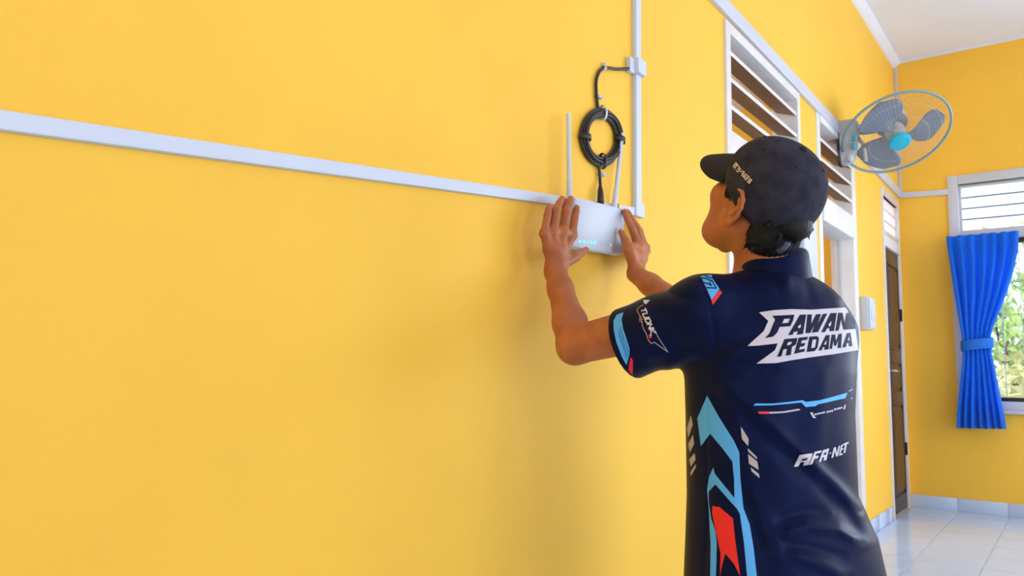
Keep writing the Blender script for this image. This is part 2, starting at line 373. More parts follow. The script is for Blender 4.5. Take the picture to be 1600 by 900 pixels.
for (xa, xb) in ((.44, 1.20), (1.26, 2.03)):
    for (a, b, c, d) in ((xa, xa+.03, .868, 2.145), (xb-.03, xb, .868, 2.145), (xa+.03, xb-.03, .868, .90), (xa+.03, xb-.03, 2.11, 2.145)):
        boxobj('sash', a, b, YF+.02, YF+.09, c, d, M_dark, w2, bevel=.002)
    for k in range(12):
        z = .90+k*.1008
        MB().hexa([(xa+.03, YF+.045, z), (xb-.03, YF+.045, z), (xb-.03, YF+.05, z), (xa+.03, YF+.05, z), (xa+.03, YF+.065, z+.104), (xb-.03, YF+.065, z+.104), (xb-.03, YF+.07, z+.104), (xa+.03, YF+.07, z+.104)]).build('glass_louvre', M_glass, w2)
    for k in range(1, 6): MB().tube([(xa+(xb-xa)*k/6, YF+.11, .87), (xa+(xb-xa)*k/6, YF+.11, 2.14)], .004, 6).build('grille_bar', M_plastic_g, w2)

def plain_window(name, axis, a0, a1, z0, z1, t0, t1, label, kindw=True):
    e = tag(empty(name, (t0, a0, z0) if axis == 'x' else (a0, t0, z0)), label, kind='structure'); w = .06
    rects = [(a0-.01, a0+w, z0, z1), (a1-w, a1+.01, z0, z1), (a0+w, a1-w, z1-w, z1+.01), ((a0+a1)/2-.03, (a0+a1)/2+.03, z0+(w if kindw else 0), z1-w)]
    if kindw: rects.append((a0+w, a1-w, z0-.01, z0+w))
    for (p, q, r, u) in rects:
        if axis == 'x': boxobj('window_frame', t0, t1, p, q, r, u, M_trim, e, bevel=.004)
        else: boxobj('window_frame', p, q, t0, t1, r, u, M_trim, e, bevel=.004)
plain_window('window_3', 'y', 2.35, 4.35, .86, 2.8, YF-.015, YF+.01, 'white framed second window of the far wall')
plain_window('window_4', 'x', 3.9, 6.1, .7, 2.8, ROOM_X-.015, ROOM_X+.01, 'white framed window of the wall opposite')
plain_window('door_3', 'x', .2, 2.6, 0, 2.8, ROOM_X-.015, ROOM_X+.01, 'wide white framed double doorway of the wall opposite', False)
plain_window('window_5', 'y', 1.4, 3.8, .85, 2.65, Y0-.01, Y0+.015, 'white framed window of the wall behind')
# curtain gathered by a tie band
cur = tag(empty('curtain', (.56, YF-.1, .66)), 'bright blue curtain gathered by a tie band at the far window', 'curtain')
def curtain_rows():
    prof = [(2.175, .362, .842, .016, .3), (2.15, .362, .842, .017, .5), (2.10, .364, .840, .018, 1), (2.02, .372, .832, .022, 1), (1.88, .386, .800, .026, 1), (1.72, .402, .752, .028, 1), (1.56, .418, .690, .028, 1), (1.44, .430, .642, .024, 1), (1.36, .437, .622, .018, 1),
            (1.30, .437, .622, .017, 1), (1.24, .436, .622, .019, 1), (1.15, .428, .634, .024, 1), (1.0, .408, .652, .030, 1), (.86, .388, .668, .034, 1), (.74, .374, .682, .037, 1), (.665, .366, .688, .038, 1)]
    zs = np.array([p[0] for p in prof])[::-1]; out = []
    for z in np.linspace(2.175, .665, 70):
        out.append((z, *[np.interp(z, zs, np.array([p[i] for p in prof])[::-1]) for i in (1, 2, 3)]))
    return out
nU = 150; V = []; F = []
for r, (z, xa, xb, amp) in enumerate(curtain_rows()):
    for i in range(nU+1):
        t = i/nU; ph = t*2*math.pi*6.5+.6*math.sin(t*7+z*.5)
        x = xa+(xb-xa)*t+.004*math.sin(ph*2+z*2); y = YF-.125-amp*math.sin(ph)-amp*.35*math.sin(ph*.5+1.3+z*.7)
        V.append((x, y, z+(.004*math.sin(ph) if r == 69 else 0)-(0.012*(1-t) if r == 69 else 0)))
for r in range(69):
    for i in range(nU): a = r*(nU+1)+i; F.append((a, a+1, a+nU+2, a+nU+1))
o = obj('cloth', V, F, M_curtain, cur, True); md = o.modifiers.new('thickness', 'SOLIDIFY'); md.thickness = .003
mb = MB(); ring = [(.530+.105*math.cos(a), YF-.128+.056*math.sin(a)) for a in np.linspace(0, 2*math.pi, 40, endpoint=False)]; V = []; F = []
for z, g in ((1.345, 0), (1.34, .004), (1.272, .004), (1.266, 0)):
    for (x, y) in ring: V.append((.530+(x-.530)*(1+g*8), YF-.128+(y-YF+.128)*(1+g*12), z+.012*(x-.53)/.1))
for r in range(3):
    for i in range(40): F.append((r*40+i, r*40+(i+1) % 40, (r+1)*40+(i+1) % 40, (r+1)*40+i))
o = obj('tie_band', V, F, M_band, cur, True); md = o.modifiers.new('thickness', 'SOLIDIFY'); md.thickness = .003
o = MB().tube([(.375, YF-.032, 2.158), (2.2, YF-.032, 2.158)], .008, 10).build('curtain_rod', M_plastic_g, cur)

# garden outside
tag(boxobj('ground', -12, 16, YF+.17, 24, -.35, -.2, M_ground), kind='structure')
def shrub(x, y, h, w, m, lab):
    e = tag(empty('garden_shrub', (x, y, -.2)), lab, 'shrub', 'garden shrubs outside the far window')
    mb = MB()
    for k in range(5):
        a = random.random()*6.28; mb.tube([(x, y, -.2), (x+.15*w*math.cos(a), y+.15*w*math.sin(a), h*.4), (x+.35*w*math.cos(a), y+.35*w*math.sin(a), h*.85)], [.03, .02, .008], 6)
    mb.build('stem', M_bark, e)
    n = 1100; c = rng.normal(size=(n, 3)); c /= np.linalg.norm(c, axis=1)[:, None]; c *= (rng.random(n)**.4)[:, None]
    c = c*np.array([w, w, h*.52])+np.array([x, y, h*.5-.05]); V = []; F = []
    for k in range(n):
        d = unit(rng.normal(size=3)+np.array([0, 0, .3])); s = unit(np.cross(d, rng.normal(size=3))); L = .10+.10*rng.random(); q = c[k]; up = np.cross(d, s)*.02
        b = len(V); V += [q, q+d*L*.5+s*L*.22+up, q+d*L, q+d*L*.5-s*L*.22+up]; F += [(b, b+1, b+2), (b, b+2, b+3)]
    obj('foliage', V, F, m, e)
for (x, y, h, w, m, lab) in ((.55, 10.7, 2.9, .75, M_leaf, 'green shrub outside the window, half hidden by the curtain'), (2.0, 10.4, 2.2, .5, M_leaf2, 'pale yellow green shrub outside the far window'), (3.4, 11.6, 3.0, .72, M_leaf, 'tall green shrub at the right outside the window'),
                         (.78, 8.6, 1.3, .42, M_leaf2, 'low pale shrub close outside the far window'), (-1.3, 12.2, 3.2, .8, M_leaf, 'tall green shrub beyond the room corner')):
    shrub(x, y, h, w, m, lab)
#==THINGS==
# ------------------------------------------------------------------ cable trunking on the left wall
tr = tag(empty('cable_trunking', (0, 2.0, 1.55)), 'white plastic cable trunking running along the yellow wall behind the router', 'trunking')
def strip(name, pts0, pts1, w, t, parent):
    a, b = np.array((0, *pts0)), np.array((0, *pts1)); d = unit(b-a); s = np.array((0, -d[2], d[1]))*w/2; q = np.array((t, 0, 0)); f = .9
    mb = MB(); mb.hexa([a-s, b-s, b+s, a+s, a-s*f+q, b-s*f+q, b+s*f+q, a+s*f+q]); return mb.build(name, M_plastic, parent, bevel=.0015)
strip('horizontal_channel', (-.9, 1.218), (2.300, 1.577), .030, .013, tr)
strip('vertical_channel', (2.262, 1.56), (2.262, ZC-.06), .040, .017, tr)
boxobj('corner_cover', 0, .0185, 2.240, 2.300, 1.556, 1.604, M_plastic, tr, bevel=.002)
# entry clip box on the vertical channel
jb = tag(empty('cable_entry_clip', (0.02, 2.25, 2.07)), 'small white clip box where the black cable enters the trunking', 'clip')
boxobj('body', 0, .034, 2.228, 2.288, 2.045, 2.098, M_plastic, jb, bevel=.004)
boxobj('flange', 0, .02, 2.196, 2.228, 2.040, 2.092, M_plastic, jb, bevel=.003)
# black cable: lead, coil, tail, plug
cb = tag(empty('network_cable', (0.01, 2.02, 1.76)), 'coiled black cable hanging above the router on the yellow wall', 'cable')
def W(px, py, off): return onleft(px, py, off)
def smooth_path(ps, n=8):
    ps = [np.array(p) for p in ps]; out = []
    for i in range(len(ps)-1):
        p0, p1, p2, p3 = ps[max(i-1, 0)], ps[i], ps[i+1], ps[min(i+2, len(ps)-1)]
        for k in range(n):
            t = k/n; out.append(.5*((2*p1)+(-p0+p2)*t+(2*p0-5*p1+4*p2-p3)*t*t+(-p0+3*p1-3*p2+p3)*t**3))
    out.append(ps[-1]); return out
MB().tube(smooth_path([W(984, 107, .012), W(965, 108, .008), W(948, 106, .008), W(938, 110, .008), W(932, 124, .008), W(931.5, 140, .008), W(932.5, 155, .008), W(934.5, 172, .010)]), .0052, 10).build('lead', M_black, cb, True)
cyc, czc = 2.0245, 1.7675; ay, az, sh = .108, .0775, .0
for k, (dr, off) in enumerate(((0.000, .010), (.008, .014), (-.008, .013), (.015, .010), (-.015, .009), (.004, .021), (-.005, .020))):
    pts = []
    for a in np.linspace(0, 2*math.pi, 72, endpoint=False):
        r = 1+.0; y = cyc+(ay+dr)*math.cos(a); z = czc+(az+dr*.85)*math.sin(a)+.225*(y-cyc)+.0015*math.sin(3*a+k)
        pts.append((off+.001*math.sin(2*a+k*1.7), y, z))
    MB().tube(pts, .0044, 8, closed=True).build('loop', M_black, cb, True)
MB().tube(smooth_path([W(935, 253, .012), W(936.5, 266, .010), W(937.5, 280, .010), W(938, 294, .016)]), .0048, 10).build('tail', M_black, cb, True)
MB().tube([W(938, 292, .018), W(938, 298, .019), W(938.5, 308, .022), W(938.5, 319, .024)], [.0058, .0085, .0100, .0105], 12).build('plug', M_black, cb, True)
# black ties round the coil, white clips
def tie(ang, m, name, par, wid=.017, thick=.021):
    y = cyc+ay*math.cos(ang); z = czc+az*math.sin(ang)+.225*(y-cyc); rad = unit((0, az*math.cos(ang)*1, ay*math.sin(ang)*1)); rad = unit((0, math.cos(ang)/ay, math.sin(ang)/az)); tan = np.array((0, -rad[2], rad[1]))
    c = np.array((.0, y, z)); pts = []
    for a in np.linspace(0, 2*math.pi, 24, endpoint=False):
        pts.append(c+rad*.0255*math.cos(a)+np.array((.0145+.0155*math.sin(a), 0, 0)))
    V = []; F = []
    for p in pts: V += [p-tan*wid/2, p+tan*wid/2]
    for i in range(24): j = (i+1) % 24; F.append((2*i, 2*i+1, 2*j+1, 2*j))
    o = obj(name, V, F, m, par, True); md = o.modifiers.new('t', 'SOLIDIFY'); md.thickness = .002; return o
tie(math.pi*1.02, M_black, 'cable_tie', cb); tie(-.06, M_black, 'cable_tie', cb); tie(-math.pi/2-.03, M_black, 'cable_tie', cb, .012)
o = tie(math.pi/2+.03, M_plastic_g, 'hanging_tie', cb, .010); o['label'] = 'white tie at the top of the coil'
CL = ('white cable clip at the bend of the lead beside the trunking', 'white cable clip on the lead just above the coil', 'white cable clip between the coil and the plug')
for (px, py, vert), lab in zip(((940, 107, 0), (932, 152, 1), (937, 273, 1)), CL):
    c = W(px, py, 0); e = tag(empty('cable_clip', c), lab, 'clip', 'white cable clips on the black lead')
    d = np.array((0, 1., .1)) if vert else np.array((0, .15, 1.)); d = unit(d); t = np.array((0, -d[2], d[1]))
    arc = [c+d*.010*math.cos(a)+np.array((.017*math.sin(a), 0, 0)) for a in np.linspace(0, math.pi, 12)]; V = []; F = []
    for p in arc: V += [p-t*.005, p+t*.005]
    for i in range(11): F.append((2*i, 2*i+1, 2*i+3, 2*i+2))
    o = obj('clip_body', V, F, M_plastic, e, True); md = o.modifiers.new('t', 'SOLIDIFY'); md.thickness = .003
    MB().tube([c+d*.015, c+d*.015+np.array((.012, 0, 0))], .005, 10).build('nail_boss', M_plastic, e)
    MB().tube([c+d*.015+np.array((.011, 0, 0)), c+d*.015+np.array((.014, 0, 0))], .0025, 8).build('nail', M_metal, e)

# ------------------------------------------------------------------ router
RZ = .105
rt = tag(empty('router', (0.02, 2.0, 1.48)), 'white wireless router with two antennas held against the yellow wall', 'router')
def rpt(u, v, x):   # u along the router (m from its right end, negative left), v up from the bottom edge
    return RB+RD*u+RU*v+np.array((x, 0, 0))
RB = onleft(973, 398.5, .043)*np.array((0, 1, 1)); RD = unit((onleft(973, 398.5, .043)-onleft(903, 388.5, .043))*np.array((0, 1, 1))); RU = (onleft(978, 326, .043)-onleft(973, 398.5, .043))*np.array((0, 1, 1)); RW, RH = .30, np.linalg.norm(RU); RU = RU/RH
def rounded(u0, u1, v0, v1, r, n=5):
    out = []
    for (cu, cv, a0) in ((u1-r, v0+r, -90), (u1-r, v1-r, 0), (u0+r, v1-r, 90), (u0+r, v0+r, 180)):
        for k in range(n+1): a = math.radians(a0+90*k/n); out.append((cu+r*math.cos(a), cv+r*math.sin(a)))
    return out
layers = [(0, .015, .004), (0, .018, 0), (0, .034, 0), (0, .040, .0025), (0, .043, .007)]
V = []; F = []
for (_, x, ins) in layers:
    for (u, v) in rounded(-RW+ins, -ins, ins, RH-ins, .006): V.append(rpt(u, v, x))
n = 24
for i in range(len(layers)-1):
    for j in range(n): F.append((i*n+j, i*n+(j+1) % n, (i+1)*n+(j+1) % n, (i+1)*n+j))
F += [tuple(range(n))[::-1], tuple((len(layers)-1)*n+j for j in range(n))]
o = obj('case', V, F, M_plastic, rt, True); o.data.set_sharp_from_angle(angle=math.radians(40))
V = []; F = []
for (x, ins) in ((.0, .02), (.017, .02)):
    for (u, v) in rounded(-RW+ins+.03, -ins-.03, ins, RH-.075, .012): V.append(rpt(u, v, x))
for j in range(n): F.append((j, (j+1) % n, n+(j+1) % n, n+j))
F += [tuple(range(n))[::-1], tuple(n+j for j in range(n))]
obj('wall_bracket', V, F, M_plastic_g, rt)
def led(px, py, r, m, name, sx=1.):
    c = onleft(px, py, .0432); d = unit((0, 1, RZ)); w = np.array((0, -d[2], d[1]))
    V = [c+np.array((.0006, 0, 0))]+[c+d*r*sx*math.cos(a)+w*r*math.sin(a)+np.array((.0004, 0, 0)) for a in np.linspace(0, 2*math.pi, 12, endpoint=False)]
    obj(name, V, [(0, 1+i, 1+(i+1) % 12) for i in range(12)], m, rt)
for (px, py, r, sx) in ((906, 377.5, .0042, 1.3), (912, 377.5, .0045, 1.2), (918, 378, .0032, 1), (924, 378.6, .0042, 1.4), (929.5, 379.2, .0058, 1.3)): led(px, py, r, M_led, 'status_light', sx)
for (px, py) in ((939, 380.6), (944, 381), (949, 381.5)): led(px, py, .0022, M_dot, 'indicator_dot')
led(954.5, 382.3, .0030, M_ledg, 'status_light')
def antenna(p0, p1, p2, label):
    a = tag(MB().tube([p0, p0+(p1-p0)*.25, p0+(p1-p0)*.26, p1], [.0095, .0095, .0088, .0088], 14).build('antenna', M_plastic, rt, smooth='auto'), label)
    d = p2-p1
    MB().tube([p1-unit(d)*.004, p1+d*.12, p1+d*.14, p1+d*.9, p2-unit(d)*.002, p2], [.0085, .0085, .0072, .0066, .0064, .005], 8).build('antenna_blade', M_plastic, a, smooth='auto')
antenna(W(889.5, 312, .030), W(889.5, 298, .030), W(888, 177, .030), 'upright left antenna')
antenna(W(959.5, 326, .026), W(961, 311, .026), W(972.5, 208, .022), 'slightly tilted right antenna')
MB().tube([W(966, 325, .024), W(966.5, 319, .024)], .006, 10).build('socket', mat('brass', (.6, .42, .2), .3, metal=1), rt)

# ------------------------------------------------------------------ switch box
sb = tag(empty('switch_box', (0.02, 5.58, 1.46)), 'white surface mounted switch box beside the doorway', 'switch box')
boxobj('body', 0, .055, 5.475, 5.655, 1.355, 1.575, M_plastic_g, sb, bevel=.006)
boxobj('cover', .055, .064, 5.485, 5.645, 1.365, 1.565, M_plastic, sb, bevel=.004)
for k in range(2): boxobj('rocker', .064, .069, 5.505+k*.065, 5.562+k*.065, 1.42, 1.51, M_plastic, sb, bevel=.002)

# ------------------------------------------------------------------ wall fan
FD = 4.72; fc = P(1400, 209, FD); wv = unit(ray(1400, 209)); rv = unit(RV-wv*np.dot(RV, wv)); uv = np.cross(rv, wv)
fn = unit(-wv*.707+.707*(.47*rv-.88*uv)); RR = 75.9*np.linalg.norm(fc-CAM)/FPX*.915
fan = tag(empty('wall_fan', onleft(1320, 235)), 'grey wall fan with cyan hub mounted by the doorway vent', 'fan')
fu = unit(np.cross(fn, (0, 0, 1))); fw = np.cross(fn, fu)
def circ(r, h, n=96, c=fc): return [c+fn*h+(fu*math.cos(a)+fw*math.sin(a))*r for a in np.linspace(0, 2*math.pi, n, endpoint=False)]
MB().tube(circ(RR, 0), .0085, 8, closed=True).build('guard_ring', M_teal, fan, True)
M_wire = mat('guard_wire', (.42, .47, .50), .35)
for nm, hh in (('front_guard', .075), ('rear_guard', -.075)):
    mb = MB()
    for k in range(72):
        a = 2*math.pi*k/72; d = fu*math.cos(a)+fw*math.sin(a)
        mb.tube([fc+d*r*RR+fn*hh*(1-r**2.6) for r in (.16, .45, .75, .92, 1.0)], .0006, 4)
    for r in (.55, .8): mb.tube(circ(RR*r, hh*(1-r**2.6), 64), .0009, 4, closed=True)
    mb.build(nm, M_wire, fan)
hub = MB().lathe(fc, fn, [(.055, -.05), (.06, -.02), (.055, .02), (.03, .035)], 32).build('blade_hub', M_fangrey, fan, 'auto')
for k, a0 in enumerate((1.15, 1.15+2.094, 1.15+4.189)):
    V = []; F = []; nr, na = 12, 12
    for i in range(nr+1):
        r = .045+(RR*.88-.045)*i/nr; t = i/nr; wid = (.55+1.15*math.sin(min(t*1.25, 1)*math.pi/2))*(1-.35*t*t)*(1 if t < .9 else 1-(t-.9)*6.)
        for j in range(na+1):
            s = j/na-.5; a = a0+wid*s+.30*t; tw = .055*s*(1.2-.4*t)
            V.append(fc+(fu*math.cos(a)+fw*math.sin(a))*r+fn*(tw-.005))
    for i in range(nr):
        for j in range(na): b = i*(na+1)+j; F.append((b, b+1, b+na+2, b+na+1))
    o = obj('blade', V, F, M_blade, fan, True); md = o.modifiers.new('t', 'SOLIDIFY'); md.thickness = .003
cap_c = MB().lathe(fc, fn, [(.062, .066), (.066, .074), (.062, .086), (.046, .092), (.044, .089), (.030, .091), (.0, .094)], 36).build('hub_cap', M_cyan, fan, 'auto')
MB().lathe(fc, fn, [(.05, -.085), (.095, -.09), (.10, -.13), (.085, -.20), (.05, -.235), (.01, -.24)], 32).build('motor_housing', M_fangrey, fan, 'auto')
fb = onleft(1322, 236, .0)
def fpt(y, z, x): return (x, y, z)
yb, zt, zb = 4.99, 2.66, 2.372
MB().hexa([(.012, yb, zb+.04), (.012, yb+.12, zb+.04), (.02, yb+.10, zt), (.02, yb+.02, zt), (.012, yb, zb), (.012, yb, zb), (.012, yb, zb), (.012, yb, zb)]) if False else None
body = MB()
prof = [(zb, .02, .045), (zb+.02, .035, .085), (zb+.10, .055, .105), (zb+.2, .06, .11), (zt, .06, .115)]
V = []; F = []
for (z, hw, t) in prof:
    for (sx, sy) in ((0.016, -1), (t, -.8), (t, .8), (.016, 1)): V.append((sx, yb+.07+sy*hw, z))
for i in range(len(prof)-1):
    for j in range(4): F.append((i*4+j, i*4+(j+1) % 4, (i+1)*4+(j+1) % 4, (i+1)*4+j))
F += [(3, 2, 1, 0), tuple(len(prof)*4-4+j for j in range(4))]
body.add(V, F).build('wall_bracket', M_fangrey, fan, bevel=.008)
V2 = [(.0 if v[0] < .02 else .018, v[1]+(-.006 if v[1] < yb+.07 else .006), v[2]) for v in V]; MB().add(V2, F).build('back_plate', M_black, fan, bevel=.003)
arm0 = np.array((.09, yb+.09, zt-.055)); arm1 = fc-fn*.16
MB().tube(smooth_path([arm0, arm0+np.array((.12, .02, .0)), arm1+np.array((-.06, -.01, .0)), arm1], 6), .036, 14).build('arm', M_fangrey, fan, True)
for k, (z, rr) in enumerate(((2.53, .014), (2.475, .016))): boxobj('control_button', .095, .116, yb-.0, yb+.03, z-.022, z+.022, M_cyan, fan, bevel=.006)
MB().tube([(.075, yb+.03, 2.43), (.078, yb+.03, 2.385)], .018, 10).build('control_cover', M_trim, fan, True)
MB().tube([(.10, yb+.12, 2.57), (.14, yb+.12, 2.50), (.145, yb+.13, 2.40)], .012, 8).build('pull_cord_guide', M_frame2, fan, True)
#==PERSON==
# ------------------------------------------------------------------ distance-field modelling of the person
class Field:
    def __init__(s): s.ops = []
    def _b(s, pts, r, k): 
        pts = np.array(pts); c = pts.mean(0); return c, np.linalg.norm(pts-c, axis=1).max()+r+k*1.5+.004
    def cone(s, a, b, ra, rb, k=.01, mode='add'):
        a, b = np.array(a, float), np.array(b, float)
        def fn(p):
            d = b-a; t = np.clip(((p-a)@d)/max(d@d, 1e-12), 0, 1); q = p-(a+t[:, None]*d); return np.sqrt((q*q).sum(1))-(ra+(rb-ra)*t)
        s.ops.append((fn, k, mode, *s._b([a, b], max(ra, rb), k))); return s
    def ell(s, c, r, R=None, k=.01, mode='add'):
        c = np.array(c, float); r = np.array(r, float)
        def fn(p):
            q = p-c
            if R is not None: q = q@R.T
            k0 = np.sqrt(((q/r)**2).sum(1)); k1 = np.sqrt(((q/(r*r))**2).sum(1)); return np.where(k1 > 1e-9, k0*(k0-1)/np.maximum(k1, 1e-9), -r.min())
        s.ops.append((fn, k, mode, c, r.max()+k*1.5+.004)); return s
    def chain(s, pts, rs, k=.003, mode='add'):
        for i in range(len(pts)-1): s.cone(pts[i], pts[i+1], rs[i], rs[i+1], k, mode)
        return s
    def custom(s, fn, c, br, k, mode='add'): s.ops.append((fn, k, mode, np.array(c), br)); return s
    def ev(s, p, act):
        d = np.full(len(p), .5)
        for i in act:
            fn, k, mode = s.ops[i][:3]; e = fn(p)
            if mode == 'add':
                if k > 0: h = np.maximum(k-np.abs(d-e), 0)/k; d = np.minimum(d, e)-h*h*k*.25
                else: d = np.minimum(d, e)
            elif mode == 'sub':
                e = -e; h = np.maximum(k-np.abs(d-e), 0)/max(k, 1e-9); d = np.maximum(d, e)+h*h*k*.25
            elif mode == 'int': d = np.maximum(d, e)
            elif mode == 'disp': d = d-e
        return d
def polygonize(F, lo, hi, h, B=12):
    lo = np.array(lo); n = np.ceil((np.array(hi)-lo)/h/B).astype(int); NX, NY, NZ = (n*B+2)
    g = np.arange(B+1); G = np.stack(np.meshgrid(g, g, g, indexing='ij'), -1).reshape(-1, 3); br = h*B*math.sqrt(3)/2
    cid, cv, quads = [], [], []
    edges = [(np.array(o), np.array(d)) for o in ((0, 0, 0),) for d in ((1, 0, 0), (0, 1, 0), (0, 0, 1))]
    cells = np.stack(np.meshgrid(np.arange(B), np.arange(B), np.arange(B), indexing='ij'), -1).reshape(-1, 3)
    corner = np.array([(i, j, k) for i in (0, 1) for j in (0, 1) for k in (0, 1)])
    E12 = [(a, b) for a in range(8) for b in range(a+1, 8) if np.abs(corner[a]-corner[b]).sum() == 1]
    OC = np.array([op[3] for op in F.ops]); ORAD = np.array([op[4] for op in F.ops]); OADD = np.array([op[2] == 'add' for op in F.ops])
    gid = lambda c: (c[..., 0]*NY+c[..., 1])*NZ+c[..., 2]
    for bx in range(n[0]):
        for by in range(n[1]):
            for bz in range(n[2]):
                o = np.array((bx, by, bz))*B; bc = lo+(o+B/2)*h
                dd = bc-OC; act = np.nonzero(np.sqrt((dd*dd).sum(1)) <= ORAD+br+.012)[0]
                if not OADD[act].any(): continue
                d0 = F.ev(bc[None], act)[0]
                if abs(d0) > br*1.7+.02: continue
                D = F.ev(lo+(o+G)*h, act).reshape(B+1, B+1, B+1); S = D < 0
                if S.all() or not S.any(): continue
                c8 = np.stack([D[i:i+B, j:j+B, k:k+B] for (i, j, k) in corner], -1).reshape(-1, 8); s8 = c8 < 0
                act = s8.any(1) & ~s8.all(1); ci = cells[act]; d8 = c8[act]; q8 = s8[act]
                acc = np.zeros((len(ci), 3)); cnt = np.zeros(len(ci))
                for a, b in E12:
                    m = q8[:, a] != q8[:, b]
                    if not m.any(): continue
                    t = d8[m, a]/(d8[m, a]-d8[m, b]); acc[m] += corner[a]+t[:, None]*(corner[b]-corner[a]); cnt[m] += 1
                cid.append(gid(ci+o)); cv.append(lo+(ci+o+acc/cnt[:, None])*h)
                for ax in range(3):
                    sl0 = [slice(0, B)]*3; sl1 = [slice(0, B)]*3; sl1[ax] = slice(1, B+1)
                    a = S[tuple(sl0)]; b = S[tuple(sl1)]; w = np.argwhere(a != b)
                    if not len(w): continue
                    flip = a[a != b]; w = w+o; u = np.zeros(3, int); v = np.zeros(3, int); u[(ax+1) % 3] = 1; v[(ax+2) % 3] = 1
                    q = np.stack([gid(w-u-v), gid(w-v), gid(w), gid(w-u)], -1); q[~flip] = q[~flip][:, ::-1]; quads.append(q)
    cid = np.concatenate(cid); cv = np.concatenate(cv); od = np.argsort(cid); cid = cid[od]; cv = cv[od]; Q = np.concatenate(quads)
    ix = np.searchsorted(cid, Q); ix = np.clip(ix, 0, len(cid)-1); ok = (cid[ix] == Q).all(1); return cv, ix[ok]
def relax(V, Q, it=1, lam=.5):
    for _ in range(it):
        acc = np.zeros_like(V); cnt = np.zeros(len(V))
        for a in range(4):
            b = (a+1) % 4; np.add.at(acc, Q[:, a], V[Q[:, b]]); np.add.at(cnt, Q[:, a], 1); np.add.at(acc, Q[:, b], V[Q[:, a]]); np.add.at(cnt, Q[:, b], 1)
        V = V+(acc/np.maximum(cnt, 1)[:, None]-V)*lam
    return V
def fieldobj(name, F, lo, hi, h, m, parent, it=1):
    V, Q = polygonize(F, lo, hi, h); V = relax(V, Q, it)
    me = bpy.data.meshes.new(name); me.vertices.add(len(V)); me.vertices.foreach_set('co', V.ravel().astype(np.float32))
    me.loops.add(Q.size); me.loops.foreach_set('vertex_index', Q.ravel().astype(np.int32)); me.polygons.add(len(Q)); me.polygons.foreach_set('loop_start', np.arange(0, Q.size, 4, dtype=np.int32))
    me.update(calc_edges=True); me.validate()
    return link(name, me, m, parent, True), V, Q

# ---- skeleton (world points)
SHL, SHR = P(1098, 470, 1.68), P(1278, 486, 1.83)
ELL, WRL = P(900, 539, 1.855), onleft(868, 424, .075)
ELR, WRR = P(1092, 500, 2.10), onleft(993, 428, .105)
NECK = P(1204, 424, 1.755)
BR = unit(np.array([(SHR-SHL)[0], (SHR-SHL)[1], 0]))          # body's right
BF = np.array([-BR[1], BR[0], 0.])                             # body's front
HIP = NECK.copy(); HIP[2] = .66; HIP += BF*(-.02)
person = tag(empty('person', (HIP[0], HIP[1], 0)), 'man in dark printed jersey and cap pressing the router to the wall', 'person')

# ---- head frame
HS = 1.12; HC = P(1190, 318, 1.735)
th = math.radians(22); pt = math.radians(37); rl = math.radians(-2)
vdir = unit([ray(1190, 318)[0], ray(1190, 318)[1], 0]); vr = np.array([vdir[1], -vdir[0], 0])
TH_HEAD = math.radians(44)
hf0 = vdir*math.cos(TH_HEAD)-vr*math.sin(TH_HEAD); hl = np.array([-hf0[1], hf0[0], 0]); zz = np.array([0, 0, 1.])
hf = hf0*math.cos(pt)+zz*math.sin(pt); hu = np.cross(hf, hl); hl, hu = hl*math.cos(rl)+hu*math.sin(rl), hu*math.cos(rl)-hl*math.sin(rl)
RH3 = np.stack([hf, hl, hu])      # rows: local axes
def H(x, y, z): return HC+(hf*x+hl*y+hu*z)*HS
def hr(*r): return np.array(r)*HS

body = Field()
# cranium, face
body.ell(H(-.012, 0, .036), hr(.097, .076, .088), RH3, .01)
body.ell(H(.028, 0, -.035), hr(.066, .063, .080), RH3, .025)
for s in (1, -1):
    body.cone(H(.0, s*.054, -.054), H(.064, s*.026, -.096), .025*HS, .023*HS, .03)
    body.ell(H(.060, s*.047, -.016), hr(.030, .027, .030), RH3, .022)
    body.ell(H(.050, s*.040, -.060), hr(.026, .022, .036), RH3, .025)
body.ell(H(.072, 0, -.096), hr(.024, .030, .022), RH3, .03)
for s in (1, -1): body.ell(H(.050, s*.028, -.098), hr(.034, .030, .027), RH3, .03)
body.ell(H(.078, 0, .030), hr(.018, .050, .014), RH3, .02)
for s in (1, -1): body.ell(H(.104, s*.033, .008), hr(.018, .019, .013), RH3, .012, 'sub')
body.cone(H(.090, 0, .018), H(.119, 0, -.020), .0085*HS, .0125*HS, .012)
for s in (1, -1): body.ell(H(.107, s*.013, -.024), hr(.013, .009, .008), RH3, .006)
body.ell(H(.093, 0, -.054), hr(.016, .025, .014), RH3, .012)
body.ell(H(.104, 0, -.0515), hr(.009, .020, .0055), RH3, .003); body.ell(H(.102, 0, -.0625), hr(.009, .018, .0065), RH3, .003)
for s in (1, -1):
    body.cone(H(.083, s*.020, .0155), H(.080, s*.047, .0135), .0045*HS, .004*HS, .005); body.cone(H(.083, s*.022, -.001), H(.080, s*.045, -.001), .004*HS, .0035*HS, .005)
# neck
NKT = H(-.022, 0, -.055)
body.cone(NKT, NECK+BF*.006-zz*.03, .054*HS, .056, .03); body.cone(H(-.055, 0, -.02), NECK-BF*.010, .045*HS, .046, .03)
body.cone(H(-.03, .050, -.04), NECK+BF*.045-BR*.02-zz*.02, .017, .016, .02); body.cone(H(-.03, -.050, -.04), NECK+BF*.045+BR*.02-zz*.02, .017, .016, .02)
body.ell(H(.052, 0, -.125), hr(.016, .012, .014), RH3, .02)
